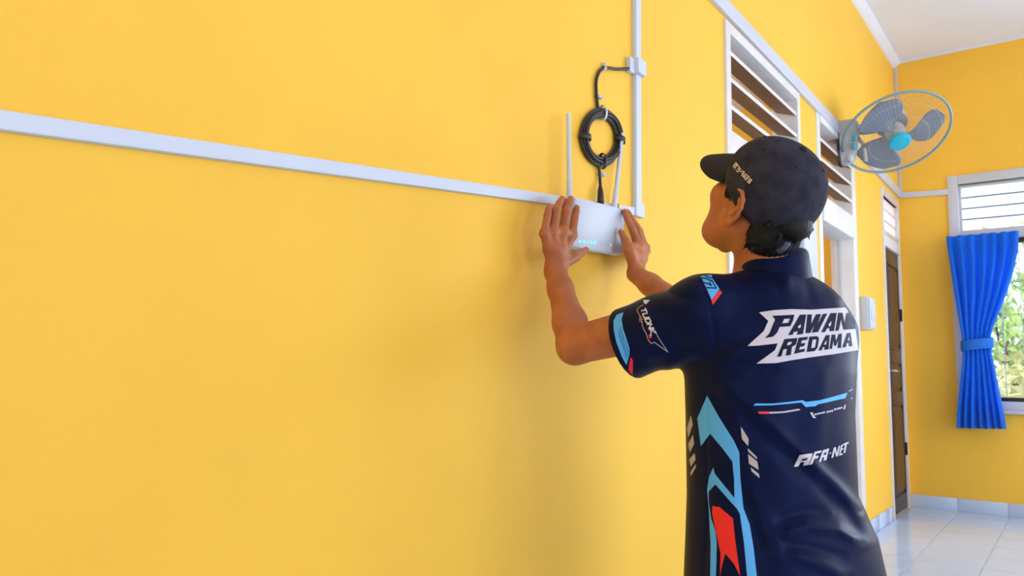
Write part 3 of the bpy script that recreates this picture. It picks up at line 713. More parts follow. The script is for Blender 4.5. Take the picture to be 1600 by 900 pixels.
# ears
for s in (1, -1):
    E = lambda x, z, o=0.: H(-.022+x*1.3, s*(.0765+o*.75), -.004+z*1.1)
    body.ell(E(.0, -.002, .004), hr(.020, .0065, .030), RH3, .006)
    rim = [E(.012, .010, .010), E(.013, .024, .012), E(.004, .034, .016), E(-.010, .034, .020), E(-.020, .024, .023), E(-.023, .010, .023), E(-.020, -.006, .021), E(-.014, -.018, .018), E(-.007, -.028, .013)]
    body.chain(rim, [.0040, .0042, .0046, .0048, .0048, .0046, .0044, .0044, .0052], .003)
    body.chain([E(-.002, .026, .014), E(-.011, .016, .017), E(-.012, .002, .017), E(-.006, -.010, .015), E(.002, -.014, .012)], [.003, .0042, .0042, .004, .0035], .004)
    body.ell(E(-.001, -.030, .010), hr(.009, .006, .010), RH3, .005); body.ell(E(.013, -.003, .010), hr(.005, .005, .007), RH3, .004)
    body.ell(E(.0, .002, .016), hr(.008, .008, .012), RH3, .004, 'sub')
# chest yoke and arms
body.cone(SHL, SHR, .055, .055, .03); body.cone(NECK-zz*.05, NECK-zz*.32, .085, .09, .05)
def arm(sh, el, wr, tw):
    body.cone(sh-zz*.03, el, .058, .046, .02)
    m = el+(wr-el)*.28; body.cone(el, m, .041, .041, .02); body.cone(m, el+(wr-el)*.75, .041, .031, .02); body.cone(el+(wr-el)*.75, wr, .031, .0275, .02)
arm(SHL, ELL, WRL, 0); arm(SHR, ELR, WRR, 0)
dl = unit(ELL-SHL); body.cone(ELL+dl*.010-UV*.008, ELL+(WRL-ELL)*.2-UV*.01, .030, .028, .02)
# ---- hands
NAILS = []
def finger(pts, rs, nail=None, k=.0012):
    body.chain(pts, rs, k)
    if nail is not None: NAILS.append((pts[-2], pts[-1], rs[-1], nail))
def palm(mcps, wr, rads, wr_r, k=.009):
    for p, r in zip(mcps, rads): body.cone(wr, p, wr_r, r, k)
    for i in range(len(mcps)-1): body.cone(mcps[i], mcps[i+1], rads[i]*.92, rads[i+1]*.92, k)
    for i in range(len(mcps)-1): body.cone(mcps[i]*.5+wr*.5, mcps[i+1]*.5+wr*.5, wr_r*.9, wr_r*.9, k)
wout = np.array((1., 0, 0))
# left hand: back of the hand to the room, fingers up on the router front
LM = [onleft(850, 365, .070), onleft(863.5, 363, .078), onleft(879, 363, .086), onleft(894, 367, .088)]
LPIP = [onleft(855, 338, .072), onleft(869, 332, .078), onleft(885, 331, .084), onleft(898, 341, .086)]
LDIP = [onleft(857, 327, .067), onleft(874, 318, .066), onleft(889, 317, .072), onleft(900, 330, .077)]
LTIP = [onleft(859, 322, .058), onleft(878.5, 311, .053), onleft(891.5, 311, .058), onleft(901, 325, .066)]
for m_, p_, d_, t_, r in zip(LM, LPIP, LDIP, LTIP, (.0101, .0114, .0118, .0110)):
    finger([m_, p_, d_, t_], [r*1.04, r*1.0, r*.94, r*.84], unit(np.array((.8, -.35, .35))))
palm(LM, WRL+(LM[1]-WRL)*.18, [.0108, .0130, .0138, .0130], .0200)
body.cone(WRL, WRL+(LM[1]*.5+LM[2]*.5-WRL)*.3, .026, .021, .02)
tb = WRL+(LM[3]-WRL)*.35+RV*.010
LT = [tb, onleft(899, 401, .083), onleft(908, 395, .072), onleft(916, 390, .062)]
body.cone(WRL+(LM[3]-WRL)*.2+RV*.006, LT[1], .019, .0145, .012)
finger(LT[1:], [.0135, .0115, .0085], unit(np.array((.6, -.2, .7))), .004)
# right hand: seen along its thumb side, fingers up the router's right edge
RM = [onleft(998, 384, .088), onleft(1004, 384, .066), onleft(1008, 387, .046), onleft(1010, 392, .028)]
RPIP = [onleft(987.5, 356, .078), onleft(995, 354, .056), onleft(1000, 360, .038), onleft(1002, 369, .024)]
RDIP = [onleft(980, 341, .064), onleft(985.5, 340, .044), onleft(990, 347, .028), onleft(994, 358, .018)]
RTIP = [onleft(976, 331, .052), onleft(980.5, 331, .034), onleft(985, 339, .020), onleft(989, 351, .014)]
for m_, p_, d_, t_, r in zip(RM, RPIP, RDIP, RTIP, (.0120, .0112, .0102, .009)):
    finger([m_, p_, d_, t_], [r*1.12, r*1.0, r*.92, r*.80], unit(-BR*.2+RV*.8+UV*.5))
palm(RM, WRR+(RM[1]-WRR)*.18, [.0150, .0145, .0135, .012], .0205)
RT = [onleft(987, 402, .105), onleft(983, 391, .098), onleft(976.5, 375, .078), onleft(970.5, 362, .060)]
body.cone(WRR+(RM[0]-WRR)*.15, RT[1], .021, .0150, .014); body.cone(RT[1], RM[0]*.6+WRR*.4, .014, .017, .016); body.cone(RT[1]*.6+RT[2]*.4, RM[0], .011, .014, .014)
finger(RT[1:], [.0140, .0122, .0098], unit(np.array((.9, -.3, .3))), .004)
allp = np.array([SHL, SHR, WRL, WRR, *LTIP, *RTIP, HC, NECK])
skin, SV, SQ = fieldobj('body', body, allp.min(0)-np.array((.25, .25, .42)), allp.max(0)+np.array((.2, .2, .2)), .0030, M_skin, person, 1)
skin_bvh = BVHTree.FromPolygons([Vector(v) for v in SV], [tuple(int(i) for i in q) for q in SQ])
for (a, b, r, nrm) in NAILS:
    d = unit(b-a); nrm = unit(nrm-d*np.dot(nrm, d)); sd = np.cross(d, nrm); V = []; F = []
    for i in range(7):
        for j in range(7):
            u = (i/6-.5)*1.5*r; w = (j/6)*1.7*r-.35*r; e = 1-max(0, (abs(i/6-.5)*2))**2*.15
            p = b+d*w*e+sd*u*.95+nrm*(r*2.2); hit = skin_bvh.ray_cast(Vector(p), Vector(-nrm), r*4)
            V.append((np.array(hit[0])+nrm*.0005) if hit[0] is not None else b+d*w+sd*u+nrm*r*.3)
    for i in range(6):
        for j in range(6): q = i*7+j; F.append((q, q+1, q+8, q+7))
    o = obj('fingernail', V, F, M_nail, person, True); md = o.modifiers.new('t', 'SOLIDIFY'); md.thickness = .0008; md.offset = 0
for s in (1, -1):
    e = MB(); c = H(.0785, s*.033, .007); e.lathe(c, hf, [(.001, -.0125*HS)]+[(.0125*HS*math.sin(a), -.0125*HS*math.cos(a)) for a in np.linspace(.3, 2.84, 9)]+[(.001, .0125*HS)], 16); eo = e.build('eye', M_eye, person, True)
    MB().lathe(c+hf*.0118*HS, hf, [(.006*HS, 0), (.005*HS, .0012), (.0005, .0016)], 14).build('iris', M_iris, eo)
    MB().tube([H(.0895, s*.018, .034), H(.090, s*.032, .039), H(.080, s*.052, .034)], [.003, .0042, .002], 6).build('eyebrow', M_hair, person, True)
    MB().tube([H(.0935, s*.022, .0125), H(.0945, s*.033, .0135), H(.0885, s*.047, .0085)], [.0012, .0016, .0012], 6).build('eyelash', M_hair, person, True)

# ---- hair
hair = Field()
hair.ell(H(-.016, 0, .034), hr(.1030, .0825, .0935), RH3, .0)
hair.ell(H(-.056, 0, -.040), hr(.058, .062, .050), RH3, .02)
for s in (1, -1): hair.cone(H(.026, s*.0745, .03), H(.020, s*.0745, .000), .0080, .0055, .006)
def loc(p): return (p-HC)@RH3.T/HS
def haircut(p):
    q = loc(p); x, y, z = q.T
    line = np.where(x > .030, .05, np.where(x > .008, -.002-(.03-x)*.2, np.where(x > -.058, .030-.0*x, -.080)))
    behind = x-(-.022); d1 = line-z     # keep above the hairline
    return d1*.5
def hairdisp(p):
    q = loc(p); az = np.arctan2(q[:, 1], -q[:, 0]-.02); return .0012*np.sin(az*58+1.5*np.sin(q[:, 2]*40))+.0008*np.sin(az*107+q[:, 2]*30)
hair.custom(hairdisp, HC, .3, 0, 'disp'); hair.custom(haircut, HC, .3, 0, 'int')
hair.ell(H(-.106, -.006, .000), hr(.024, .034, .024), RH3, .012)
for k in range(14):
    a = random.uniform(-.75, .75); z0 = random.uniform(-.02, .012); r0 = .108
    p0 = H(-r0*math.cos(a)*.9-.008, r0*math.sin(a)*.8, z0); p1 = p0+(-hf*.012+hl*random.uniform(-.02, .02)-hu*random.uniform(.004, .022)); p2 = p1+(hl*random.uniform(-.018, .018)-hu*random.uniform(.004, .018)-hf*.002); hair.chain([p0, p1, p2], [.0048, .0042, .0015], .002)
for k in range(70):
    a = random.uniform(-.95, .95); p0 = H(-.016-.088*math.cos(a), .080*math.sin(a), -.058+random.uniform(-.004, .012)); p1 = p0+hu*(-.017*HS*random.uniform(.5, 1.15))+hf*.006*HS+hl*random.uniform(-.005, .005)
    hair.cone(p0, p1, .0034, .0008, .002)
ho, _, _ = fieldobj('hair', hair, HC-.19, HC+.19, .0026, M_hair, person, 1)

# ---- cap
CC = (-.012, 0, .040); CR = (.110, .093, .098)
RIMF, RIMB = .062, -.044          # rim height (head frame) at the front and at the back
def rim_z(az): return RIMF+(RIMB-RIMF)*(1-math.cos(az))/2
def cap_pt(az, t, ex=0.):
    """az 0 = front, + = wearer's left; t 0 rim .. 1 crown"""
    back = abs(math.pi-abs(az)); arch = max(0., 1-(back/.62)**2)**.5*.062 if back < .62 else 0.
    zr = rim_z(az)+arch; e0 = math.asin(max(-.98, min(.98, (zr-CC[2])/CR[2]))); e = e0+(math.pi/2-e0)*t
    n = 2.25; ce = abs(math.cos(e))**(2/n*1.02); ca, sa = math.cos(az), math.sin(az)
    seam = 1-.0085*max(0, 1-min(abs(((az+math.pi/6*0) % (math.pi/3))), abs(math.pi/3-((az) % (math.pi/3))))/.035)*(1 if t < .97 else 0)
    wr = 1+.006*math.sin(az*5+3*t)*math.sin(t*3.1)
    k = seam*wr; sz = math.copysign(abs(math.sin(e))**(2/n*1.05), math.sin(e))
    return H(CC[0]+(CR[0]+ex)*ce*ca*k, CC[1]+(CR[1]+ex)*ce*sa*k, CC[2]+(CR[2]+ex)*sz*(1+.02*math.cos(az)*math.cos(e)))
nA, nT = 180, 36; V = []; F = []
for j in range(nT):
    for i in range(nA): V.append(cap_pt(-math.pi+2*math.pi*i/nA, (j/nT)**.9))
V.append(cap_pt(0, 1.))
for j in range(nT-1):
    for i in range(nA): F.append((j*nA+i, j*nA+(i+1) % nA, (j+1)*nA+(i+1) % nA, (j+1)*nA+i))
for i in range(nA): F.append(((nT-1)*nA+i, (nT-1)*nA+(i+1) % nA, nT*nA))
capo = obj('cap', V, F, M_cap, person, True); capo['label'] = 'faded charcoal baseball cap with cream lettering'
capV, capF = V, F
md = capo.modifiers.new('t', 'SOLIDIFY'); md.thickness = .003; md.offset = -1
cap_bvh = BVHTree.FromPolygons([Vector(v) for v in V], F)
# brim
V = []; F = []; nb, nl = 40, 14; BW = 1.02
for i in range(nb+1):
    az = -BW+2*BW*i/nb; base = cap_pt(az, 0.)
    for j in range(nl+1):
        t = j/nl; L = .098*HS*(1-(abs(az)/BW)**3.0)**.5 if abs(az) < BW else 0
        dirv = hf*.95+hl*math.sin(az)*.10-hu*.30; q = base-dirv*.004+dirv*L*t-hu*(.017*HS*(math.sin(az)**2)*(1-.2*t)*min(1, 1.4*t)+.010*t*t)
        V.append(q)
for i in range(nb):
    for j in range(nl): a = i*(nl+1)+j; F.append((a, a+1, a+nl+2, a+nl+1))
bo = obj('brim', V, F, M_brim, capo, True); md = bo.modifiers.new('t', 'SOLIDIFY'); md.thickness = .005; md.offset = 0
tp = cap_pt(math.pi, .86); MB().lathe(tp-hu*.002, hu, [(.0085, 0), (.0085, .004), (.006, .007), (.001, .008)], 16).build('button', M_brim, capo, True)
for az in (.52, 1.57, 2.62, -.52, -1.57, -2.62):
    c = cap_pt(az, .62, .0005); n_ = unit(c-H(*CC)); MB().lathe(c, n_, [(.0036, -.001), (.0036, .0012), (.0016, .0014)], 12).build('eyelet', M_brim, capo, True)
# strap with free end and tag at the back opening
V = []; F = []
for i in range(25):
    az = math.pi+(-.66+1.32*i/24); e = rim_z(az)
    for dz, ex in ((-.002, .001), (.009, .001), (.009, .003), (-.002, .003)):
        x = CC[0]+(CR[0]*.985+ex)*math.cos(az)*math.cos(math.asin((e-CC[2]+dz)/CR[2])); y = (CR[1]*.985+ex)*math.sin(az)*math.cos(math.asin((e-CC[2]+dz)/CR[2])); V.append(H(x, y, e+dz))
for i in range(24):
    for j in range(4): F.append((i*4+j, i*4+(j+1) % 4, (i+1)*4+(j+1) % 4, (i+1)*4+j))
obj('strap', V, F, M_brim, capo, True)
M_strap = mat('blue_grey_strap_end', (.06, .075, .16), .6)
q0 = H(CC[0]-.116, .022, rim_z(2.9)+.020)
MB().tube([q0, q0-hu*.014+hf*.003, q0-hu*.028+hl*.004+hf*.010], [.0065, .006, .0065], 6).build('strap_end', M_strap, capo, True)
q1 = cap_pt(math.pi-.66, .03, .002)
MB().hexa([q1-hu*.005-hf*.008, q1-hu*.001+hf*.004, q1-hu*.001+hf*.004+hl*.002, q1-hu*.005-hf*.008+hl*.002, q1+hu*.003-hf*.010, q1+hu*.007+hf*.002, q1+hu*.007+hf*.002+hl*.002, q1+hu*.003-hf*.010+hl*.002]).build('label_tag', M_pgrey, capo)

# ------------------------------------------------------------------ jersey
shirt = Field()
TZ = np.array([.50, .60, .68, .77, .95, 1.04, 1.10, 1.15, 1.19])
TA = np.array([.236, .232, .222, .194, .194, .201, .203, .194, .150])      # half width
TB = np.array([.172, .168, .160, .150, .150, .150, .146, .132, .105])      # half depth
TXP = np.array([1217, 1216, 1212, 1199, 1198, 1200, 1201, 1200, 1200])      # centre, picture column at depth 1.755
TC = np.array([P(x, 450, 1.755)[:2] for x in TXP])
def torso(p):
    z = p[:, 2]; a = np.interp(z, TZ, TA); b = np.interp(z, TZ, TB); cx = np.interp(z, TZ, TC[:, 0]); cy = np.interp(z, TZ, TC[:, 1])
    dx = p[:, 0]-cx; dy = p[:, 1]-cy; u = dx*BR[0]+dy*BR[1]; v = dx*BF[0]+dy*BF[1]
    n = 2.3; k = (np.abs(u/a)**n+np.abs(v/b)**n)**(1/n); g = np.sqrt((u/a**2)**2+(v/b**2)**2); rr = np.sqrt(u*u+v*v)
    d = (k-1)*np.maximum(rr/np.maximum(k, 1e-6), .02)*.92
    zt = np.maximum(z-TZ[-1], 0); zb = np.maximum(TZ[0]-z, 0); dz = np.maximum(zt, zb)
    return np.where(dz > 0, np.sqrt(np.maximum(d, 0)**2+dz**2)-.0, d)
tc = np.array([TC[4][0], TC[4][1], .88])
shirt.custom(torso, tc, .52, 0)
SHLs, SHRs = SHL+zz*.0, SHR-zz*.028-BR*.012
shirt.cone(SHLs-zz*.026, SHRs-zz*.034, .060, .058, .05)
shirt.cone(NECK-zz*.046-BF*.010, SHLs-zz*.004, .056, .050, .05); shirt.cone(NECK-zz*.046-BF*.010, SHRs-zz*.014, .056, .050, .05)
shirt.cone(NECK-zz*.10-BF*.045-BR*.05, NECK-zz*.10-BF*.045+BR*.06, .075, .075, .06)
# sleeves
CUF = SHL+(ELL-SHL)*.615
shirt.cone(SHLs-zz*.030, SHL+(ELL-SHL)*.3-UV*.034, .070, .079, .05); shirt.cone(SHL+(ELL-SHL)*.3-UV*.034, CUF-UV*.040, .079, .086, .02)
CUR = SHR+(ELR-SHR)*.62
shirt.cone(SHRs-zz*.020, CUR-UV*.01, .066, .068, .09)
# cut the sleeve ends flat
def cutend(c, d, rad):
    d = unit(d)
    def fn(p):
        q = p-c; along = q@d; return np.maximum(-along, np.sqrt(np.maximum((q*q).sum(1)-along**2, 0))-rad)
    return fn
cdl = unit(unit(ELL-SHL)-.02*UV); cdr = unit(ELR-SHR)
shirt.custom(cutend(CUF, cdl, .14), CUF+cdl*.07, .16, .006, 'sub'); shirt.custom(cutend(CUR, cdr, .14), CUR+cdr*.07, .16, .006, 'sub')
shirt.cone(CUF-cdl*.03-UV*.032, CUF+cdl*.05-UV*.032, .064, .067, .004, 'sub'); shirt.cone(CUR-cdr*.03, CUR+cdr*.05, .060, .064, .004, 'sub')
# cloth folds: (picture polyline, half width in px, height in m) placed on the side of the cloth that faces the room
FOLDS = [([(1120, 590), (1180, 640), (1245, 700), (1310, 762), (1345, 800)], 9, .0075), ([(1140, 640), (1200, 690), (1260, 742), (1320, 800), (1352, 850)], 11, -.006),
         ([(1215, 838), (1262, 822), (1310, 828), (1350, 850)], 8, .010), ([(1205, 815), (1255, 800), (1300, 800)], 8, -.006), ([(1225, 862), (1280, 880), (1330, 905)], 10, .007), ([(1215, 850), (1265, 856), (1330, 872)], 8, -.005),
         ([(1128, 560), (1160, 548), (1205, 545), (1260, 552)], 8, .0045), ([(1125, 575), (1170, 570), (1220, 580)], 7, -.004), ([(1122, 545), (1150, 530), (1180, 525)], 6, -.003),
         ([(1118, 600), (1150, 640), (1165, 690)], 7, .004), ([(1235, 420), (1232, 445), (1228, 462)], 7, .003), ([(1250, 425), (1262, 450), (1268, 480)], 8, -.003), ([(1200, 425), (1212, 445), (1220, 470)], 7, -.0025),
         ([(1095, 436), (1110, 480), (1118, 530), (1116, 566)], 3.2, -.004), ([(1022, 462), (1050, 478), (1085, 488)], 6, .004), ([(1035, 452), (1062, 464), (1090, 468)], 5, -.004), ([(1000, 486), (1030, 505), (1070, 515)], 7, .003), ([(1030, 590), (1065, 560), (1100, 545)], 8, .004), ([(1000, 575), (1040, 560), (1080, 530)], 8, -.003),
         ([(1290, 560), (1283, 640), (1275, 720), (1268, 790)], 14, .004), ([(1245, 590), (1240, 680), (1232, 740)], 16, -.0035), ([(1105, 610), (1104, 700), (1108, 800), (1100, 900)], 2.5, -.0022), ([(1170, 760), (1200, 820), (1230, 900)], 14, .004), ([(1150, 740), (1172, 800), (1190, 880)], 12, -.004)]
def folds(p):
    q = topx(p); out = np.zeros(len(p)); facing = np.clip((1.80-q[:, 2])/.06, 0, 1)
    for pts, w, h in FOLDS:
        a = np.array(pts, float); best = np.full(len(p), 1e9)
        lo = a.min(0)-3*w; hi = a.max(0)+3*w; m = (q[:, 0] > lo[0]) & (q[:, 0] < hi[0]) & (q[:, 1] > lo[1]) & (q[:, 1] < hi[1])
        if not m.any(): continue
        qq = q[m, :2]; bb = np.full(len(qq), 1e9)
        for i in range(len(a)-1):
            d = a[i+1]-a[i]; t = np.clip(((qq-a[i])@d)/(d@d), 0, 1); e = qq-(a[i]+t[:, None]*d); bb = np.minimum(bb, (e*e).sum(1))
        ln = np.clip(np.minimum(np.linalg.norm(qq-a[0], axis=1), np.linalg.norm(qq-a[-1], axis=1))/(2.2*w), .0, 1)
        out[m] += h*np.exp(-bb/(w*w))*ln*facing[m]
    return out
shirt.custom(folds, tc, .9, 0, 'disp')
so, HV, HQ = fieldobj('jersey', shirt, np.array([min(tc[0]-.4, SHL[0]-.3, ELL[0]-.1), min(SHL[1], ELL[1])-.2, .49]), np.array([tc[0]+.42, max(SHR[1], ELR[1])+.15, 1.36]), .0042, M_shirt, person, 1)
so['label'] = 'dark navy short-sleeved jersey with white, blue and red prints'
shirt_bvh = BVHTree.FromPolygons([Vector(v) for v in HV], [tuple(int(i) for i in q) for q in HQ])
# collar
V = []; F = []; nC = 48
for k in range(nC):
    a = 2*math.pi*k/nC; fr = ((1-math.cos(a))/2)**1.5; c = NECK+zz*.018-BF*.004      # a=0 back .. pi front
    d = -BF*math.cos(a)*1.0+BR*math.sin(a)*1.04
    for (r, z) in ((.088, -.052), (.0830, -.010), (.0790, .022-.034*fr), (.0765, .0275-.040*fr), (.0735, .0275-.040*fr), (.072, .010-.03*fr), (.074, -.040)):
        V.append(c+d*r+zz*(z-.018*fr))
for k in range(nC):
    for j in range(6): a = k*7+j; b = ((k+1) % nC)*7+j; F.append((a, b, b+1, a+1))
co = obj('collar', V, F, M_shirt, so, True)
V = []; F = []
for k in range(nC):
    a = 2*math.pi*k/nC; fr = (1-math.cos(a))/2; c = NECK+zz*.004-BF*.002; d = -BF*math.cos(a)+BR*math.sin(a)
    for (r, z) in ((.066, -.02), (.0645, .010-.016*fr), (.062, .010-.016*fr)): V.append(c+d*r+zz*(z-.010*fr))
for k in range(nC):
    for j in range(2): a = k*3+j; b = ((k+1) % nC)*3+j; F.append((a, b, b+1, a+1))
us = obj('undershirt', V, F, M_white_shirt, person, True)

# ---- prints on the cloth
def print_on(name, polys, m, bvh, lift, parent, step=3.5):
    """flat print laid onto the cloth surface"""
    V = []; F = []; cache = {}
    def vid(q):
        key = (round(q[0], 3), round(q[1], 3))
        if key in cache: return cache[key]
        d = unit(ray(*q)); hit = bvh.ray_cast(Vector(CAM), Vector(d), 4.0); r = None
        if hit[0] is not None:
            n = np.array(hit[1]); 
            if n@d > 0: n = -n
            if -(n@d) > .10: V.append(np.array(hit[0])+n*lift); r = len(V)-1
        cache[key] = r; return r
    def rec(a, b, c, dep=0):
        la = math.dist(a, b), math.dist(b, c), math.dist(c, a); mx = max(la)
        if mx > step and dep < 12:
            i = la.index(mx); t = (a, b, c); p, q, r = t[i], t[(i+1) % 3], t[(i+2) % 3]; mid = ((p[0]+q[0])/2, (p[1]+q[1])/2)
            rec(p, mid, r, dep+1); rec(mid, q, r, dep+1); return
        ids = [vid(a), vid(b), vid(c)]
        if None in ids: return
        if max(np.linalg.norm(V[ids[0]]-V[ids[1]]), np.linalg.norm(V[ids[1]]-V[ids[2]]), np.linalg.norm(V[ids[2]]-V[ids[0]])) > .04: return
        F.append(tuple(ids))
    for poly in polys:
        vv = [Vector((p[0], p[1], 0)) for p in poly]
        for t in tessellate_polygon([vv]): rec(*[(poly[i][0], poly[i][1]) for i in t])
    if not F: return None
    return obj(name, V, F, m, parent, True)
def Z(ox, oy, sc, pts): return [(ox+x/sc, oy+y/sc) for (x, y) in pts]
def stroke(pts, w):
    out = []
    for (a, b) in zip(pts[:-1], pts[1:]):
        dx, dy = b[0]-a[0], b[1]-a[1]; l = math.hypot(dx, dy) or 1; nx, ny = -dy/l*w/2, dx/l*w/2; ex, ey = dx/l*w*.3, dy/l*w*.3
        out.append([(a[0]+nx-ex, a[1]+ny-ey), (b[0]+nx+ex, b[1]+ny+ey), (b[0]-nx+ex, b[1]-ny+ey), (a[0]-nx-ex, a[1]-ny-ey)])
    return out
zb_ = lambda pts: Z(1160, 470, 8.183, pts)
print_on('back_banner', [zb_([(212, 150), (400, 122), (620, 108), (880, 115), (1060, 103), (1260, 90), (1400, 80), (1480, 632), (1420, 640), (1150, 685), (880, 720), (650, 755), (430, 795), (180, 802), (300, 715), (415, 630), (450, 545), (200, 575), (65, 580), (150, 500), (270, 390), (330, 258)])], M_pwhite, shirt_bvh, .0008, so)
LET = [[(380, 195), (660, 180), (645, 250), (610, 325), (475, 335), (440, 410), (390, 460), (285, 480), (345, 415), (415, 240)],
       [(580, 440), (730, 180), (810, 178), (770, 425), (690, 435), (705, 390), (655, 400), (640, 432)],
       [(825, 178), (885, 176), (872, 300), (935, 175), (1000, 172), (955, 310), (1020, 172), (1080, 165), (960, 400), (880, 410), (920, 300), (860, 412), (800, 415)],
       [(1000, 405), (1120, 160), (1200, 157), (1165, 385), (1105, 390), (1110, 350), (1075, 355), (1050, 400)],
       [(1180, 385), (1220, 155), (1275, 155), (1300, 290), (1322, 160), (1420, 150), (1440, 360), (1285, 370), (1255, 240), (1225, 380)],
       [(440, 715), (535, 490), (700, 476), (680, 560), (630, 590), (615, 690), (550, 700), (565, 615), (520, 625), (495, 708)],
       [(655, 678), (715, 472), (835, 460), (820, 500), (755, 510), (745, 545), (800, 540), (785, 580), (730, 590), (720, 625), (800, 612), (785, 650)],
       [(815, 655), (850, 460), (950, 452), (975, 480), (955, 600), (920, 642)],
       [(965, 637), (1060, 440), (1110, 438), (1095, 620), (1040, 628), (1045, 590), (1020, 595), (1010, 632)],
       [(1105, 618), (1135, 435), (1180, 430), (1190, 520), (1225, 425), (1265, 420), (1255, 600), (1210, 605), (1220, 500), (1190, 575), (1165, 575), (1155, 500), (1140, 612)],
       [(1270, 597), (1330, 415), (1375, 408), (1400, 580), (1355, 583), (1350, 540), (1325, 545), (1318, 590)]]
HOL = [[(530, 235), (600, 230), (580, 280), (503, 290)], [(700, 335), (735, 300), (740, 335), (712, 355)], [(1090, 305), (1128, 262), (1122, 315), (1100, 330)], [(575, 535), (630, 525), (610, 562), (562, 575)], [(890, 500), (935, 495), (918, 597), (870, 605)], [(1032, 560), (1066, 505), (1062, 560)], [(1333, 505), (1352, 462), (1358, 505)]]
M_pnavy = mat('navy_print', (.007, .010, .045), .55, spec=.12)
for q in LET: print_on('letter', [zb_(q)], M_pnavy, shirt_bvh, .0014, so, 2.5)
for q in HOL: print_on('letter_counter', [zb_(q)], M_pwhite, shirt_bvh, .0020, so, 2.5)
zc_ = lambda pts: Z(1170, 600, 6.43, pts)
print_on('back_stripe', [zc_([(45, 218), (65, 198), (250, 195), (400, 180), (540, 162), (570, 180), (700, 165), (850, 125), (990, 85), (965, 145), (930, 150), (910, 155), (690, 205), (670, 222), (570, 232), (525, 185), (400, 198), (250, 213)]), zc_([(995, 70), (1040, 43), (1040, 58), (1000, 78)]), zc_([(1012, 150), (1040, 132), (1040, 148)])], M_pblue, shirt_bvh, .0009, so)
print_on('red_dash', [zc_([(90, 278), (205, 278), (205, 300), (105, 300)])], M_pred, shirt_bvh, .0009, so)
print_on('grey_dash', [zc_([(205, 280), (340, 275), (500, 247), (518, 263), (350, 290), (205, 300)])], M_pgrey, shirt_bvh, .0009, so)
small = [[(612, 285), (640, 285), (650, 320), (678, 340), (645, 343)], [(945, 250), (960, 210), (972, 208), (958, 258)]]
for (x0, y0, x1, y1, n_) in ((655, 309, 765, 283, 8), (778, 283, 845, 267, 4), (852, 258, 940, 236, 6)):
    for k in range(n_):
        t0, t1 = (k+.08)/n_, (k+.82)/n_; xa, xb = x0+(x1-x0)*t0, x0+(x1-x0)*t1; ya, yb_ = y0+(y1-y0)*t0, y0+(y1-y0)*t1; hh = 9 if k % 3 else 11
        small.append([(xa, ya-hh), (xb, yb_-hh), (xb, yb_+hh-2), (xa, ya+hh-2)])
print_on('small_lettering', [zc_(q) for q in small], M_pwhite, shirt_bvh, .0009, so)
NET = [[(450, 833), (510, 712), (640, 697), (600, 810), (545, 818), (560, 780), (520, 785), (495, 828)], [(605, 810), (660, 680), (730, 665), (720, 690), (675, 700), (665, 725), (700, 720), (690, 745), (655, 752), (635, 805)], [(700, 785), (740, 665), (805, 645), (775, 765), (745, 770), (755, 735), (735, 738), (722, 780)], [(808, 690), (822, 682), (822, 698), (810, 706)],
       [(825, 742), (850, 640), (870, 632), (880, 690), (900, 622), (915, 618), (890, 725), (872, 728), (862, 670), (845, 738)], [(900, 720), (925, 612), (950, 606), (946, 620), (936, 624), (930, 648), (948, 643), (944, 658), (926, 664), (918, 700), (940, 694), (936, 710)], [(945, 600), (1000, 580), (998, 598), (980, 604), (965, 690), (948, 695), (962, 610), (945, 616)]]
for q in NET: print_on('letter', [zc_(q)], M_pwhite, shirt_bvh, .0009, so, 2.5)
for q in ([(535, 750), (592, 740), (580, 762), (527, 770)], [(752, 692), (777, 683), (770, 708), (747, 714)]): print_on('letter_counter', [zc_(q)], M_pnavy, shirt_bvh, .0014, so, 2.5)
zd_ = lambda pts: Z(1060, 610, 3.1, pts)
print_on('side_chevron', [zd_([(140, 25), (195, 125), (270, 245), (295, 300), (300, 420), (315, 570), (345, 650), (365, 770), (380, 900), (390, 960), (340, 960), (333, 900), (318, 740), (298, 600), (272, 520), (270, 430), (262, 345), (210, 275), (155, 210), (110, 270), (93, 135)])], M_pblue, shirt_bvh, .0008, so)
print_on('side_chevron', [zd_([(170, 372), (178, 405), (275, 525), (298, 600), (285, 575), (180, 455), (148, 490), (148, 540), (160, 620), (180, 680), (187, 740), (183, 900), (181, 960), (154, 960), (155, 900), (157, 740), (150, 600), (140, 480), (150, 420)])], M_pblue, shirt_bvh, .0008, so)
print_on('side_flame', [zd_([(165, 560), (200, 565), (265, 620), (275, 720), (300, 900), (270, 840), (228, 790), (212, 850), (202, 900), (205, 790), (190, 720), (165, 600)])], M_pred, shirt_bvh, .0008, so)
for q in ([(62, 120), (72, 165), (50, 228), (43, 185)], [(72, 215), (78, 260), (57, 300), (49, 260)], [(80, 303), (85, 335), (62, 370), (54, 335)], [(87, 355), (85, 375), (62, 415), (60, 395)], [(302, 175), (340, 235), (338, 270), (308, 235)], [(336, 280), (380, 322), (380, 334), (338, 296)], [(338, 308), (382, 345), (388, 385), (342, 355)], [(350, 372), (390, 405), (393, 425), (355, 392)]):
    print_on('side_dash', [zd_(q)], M_pgrey, shirt_bvh, .0009, so)
ze_ = lambda pts: Z(945, 475, 6.92, pts)
print_on('cuff_band', [ze_([(130, 120), (205, 90), (183, 170), (200, 270), (240, 390), (270, 490), (265, 550), (235, 660), (190, 580), (125, 410), (98, 280), (97, 180)])], M_pblue, shirt_bvh, .0008, so)
print_on('cuff_band_lines', [ze_(q) for l in ([(160, 270), (195, 400), (250, 560)], [(172, 250), (210, 380), (262, 520)], [(150, 300), (180, 410), (240, 590)]) for q in stroke(l, 5)], M_pnavy, shirt_bvh, .0013, so)
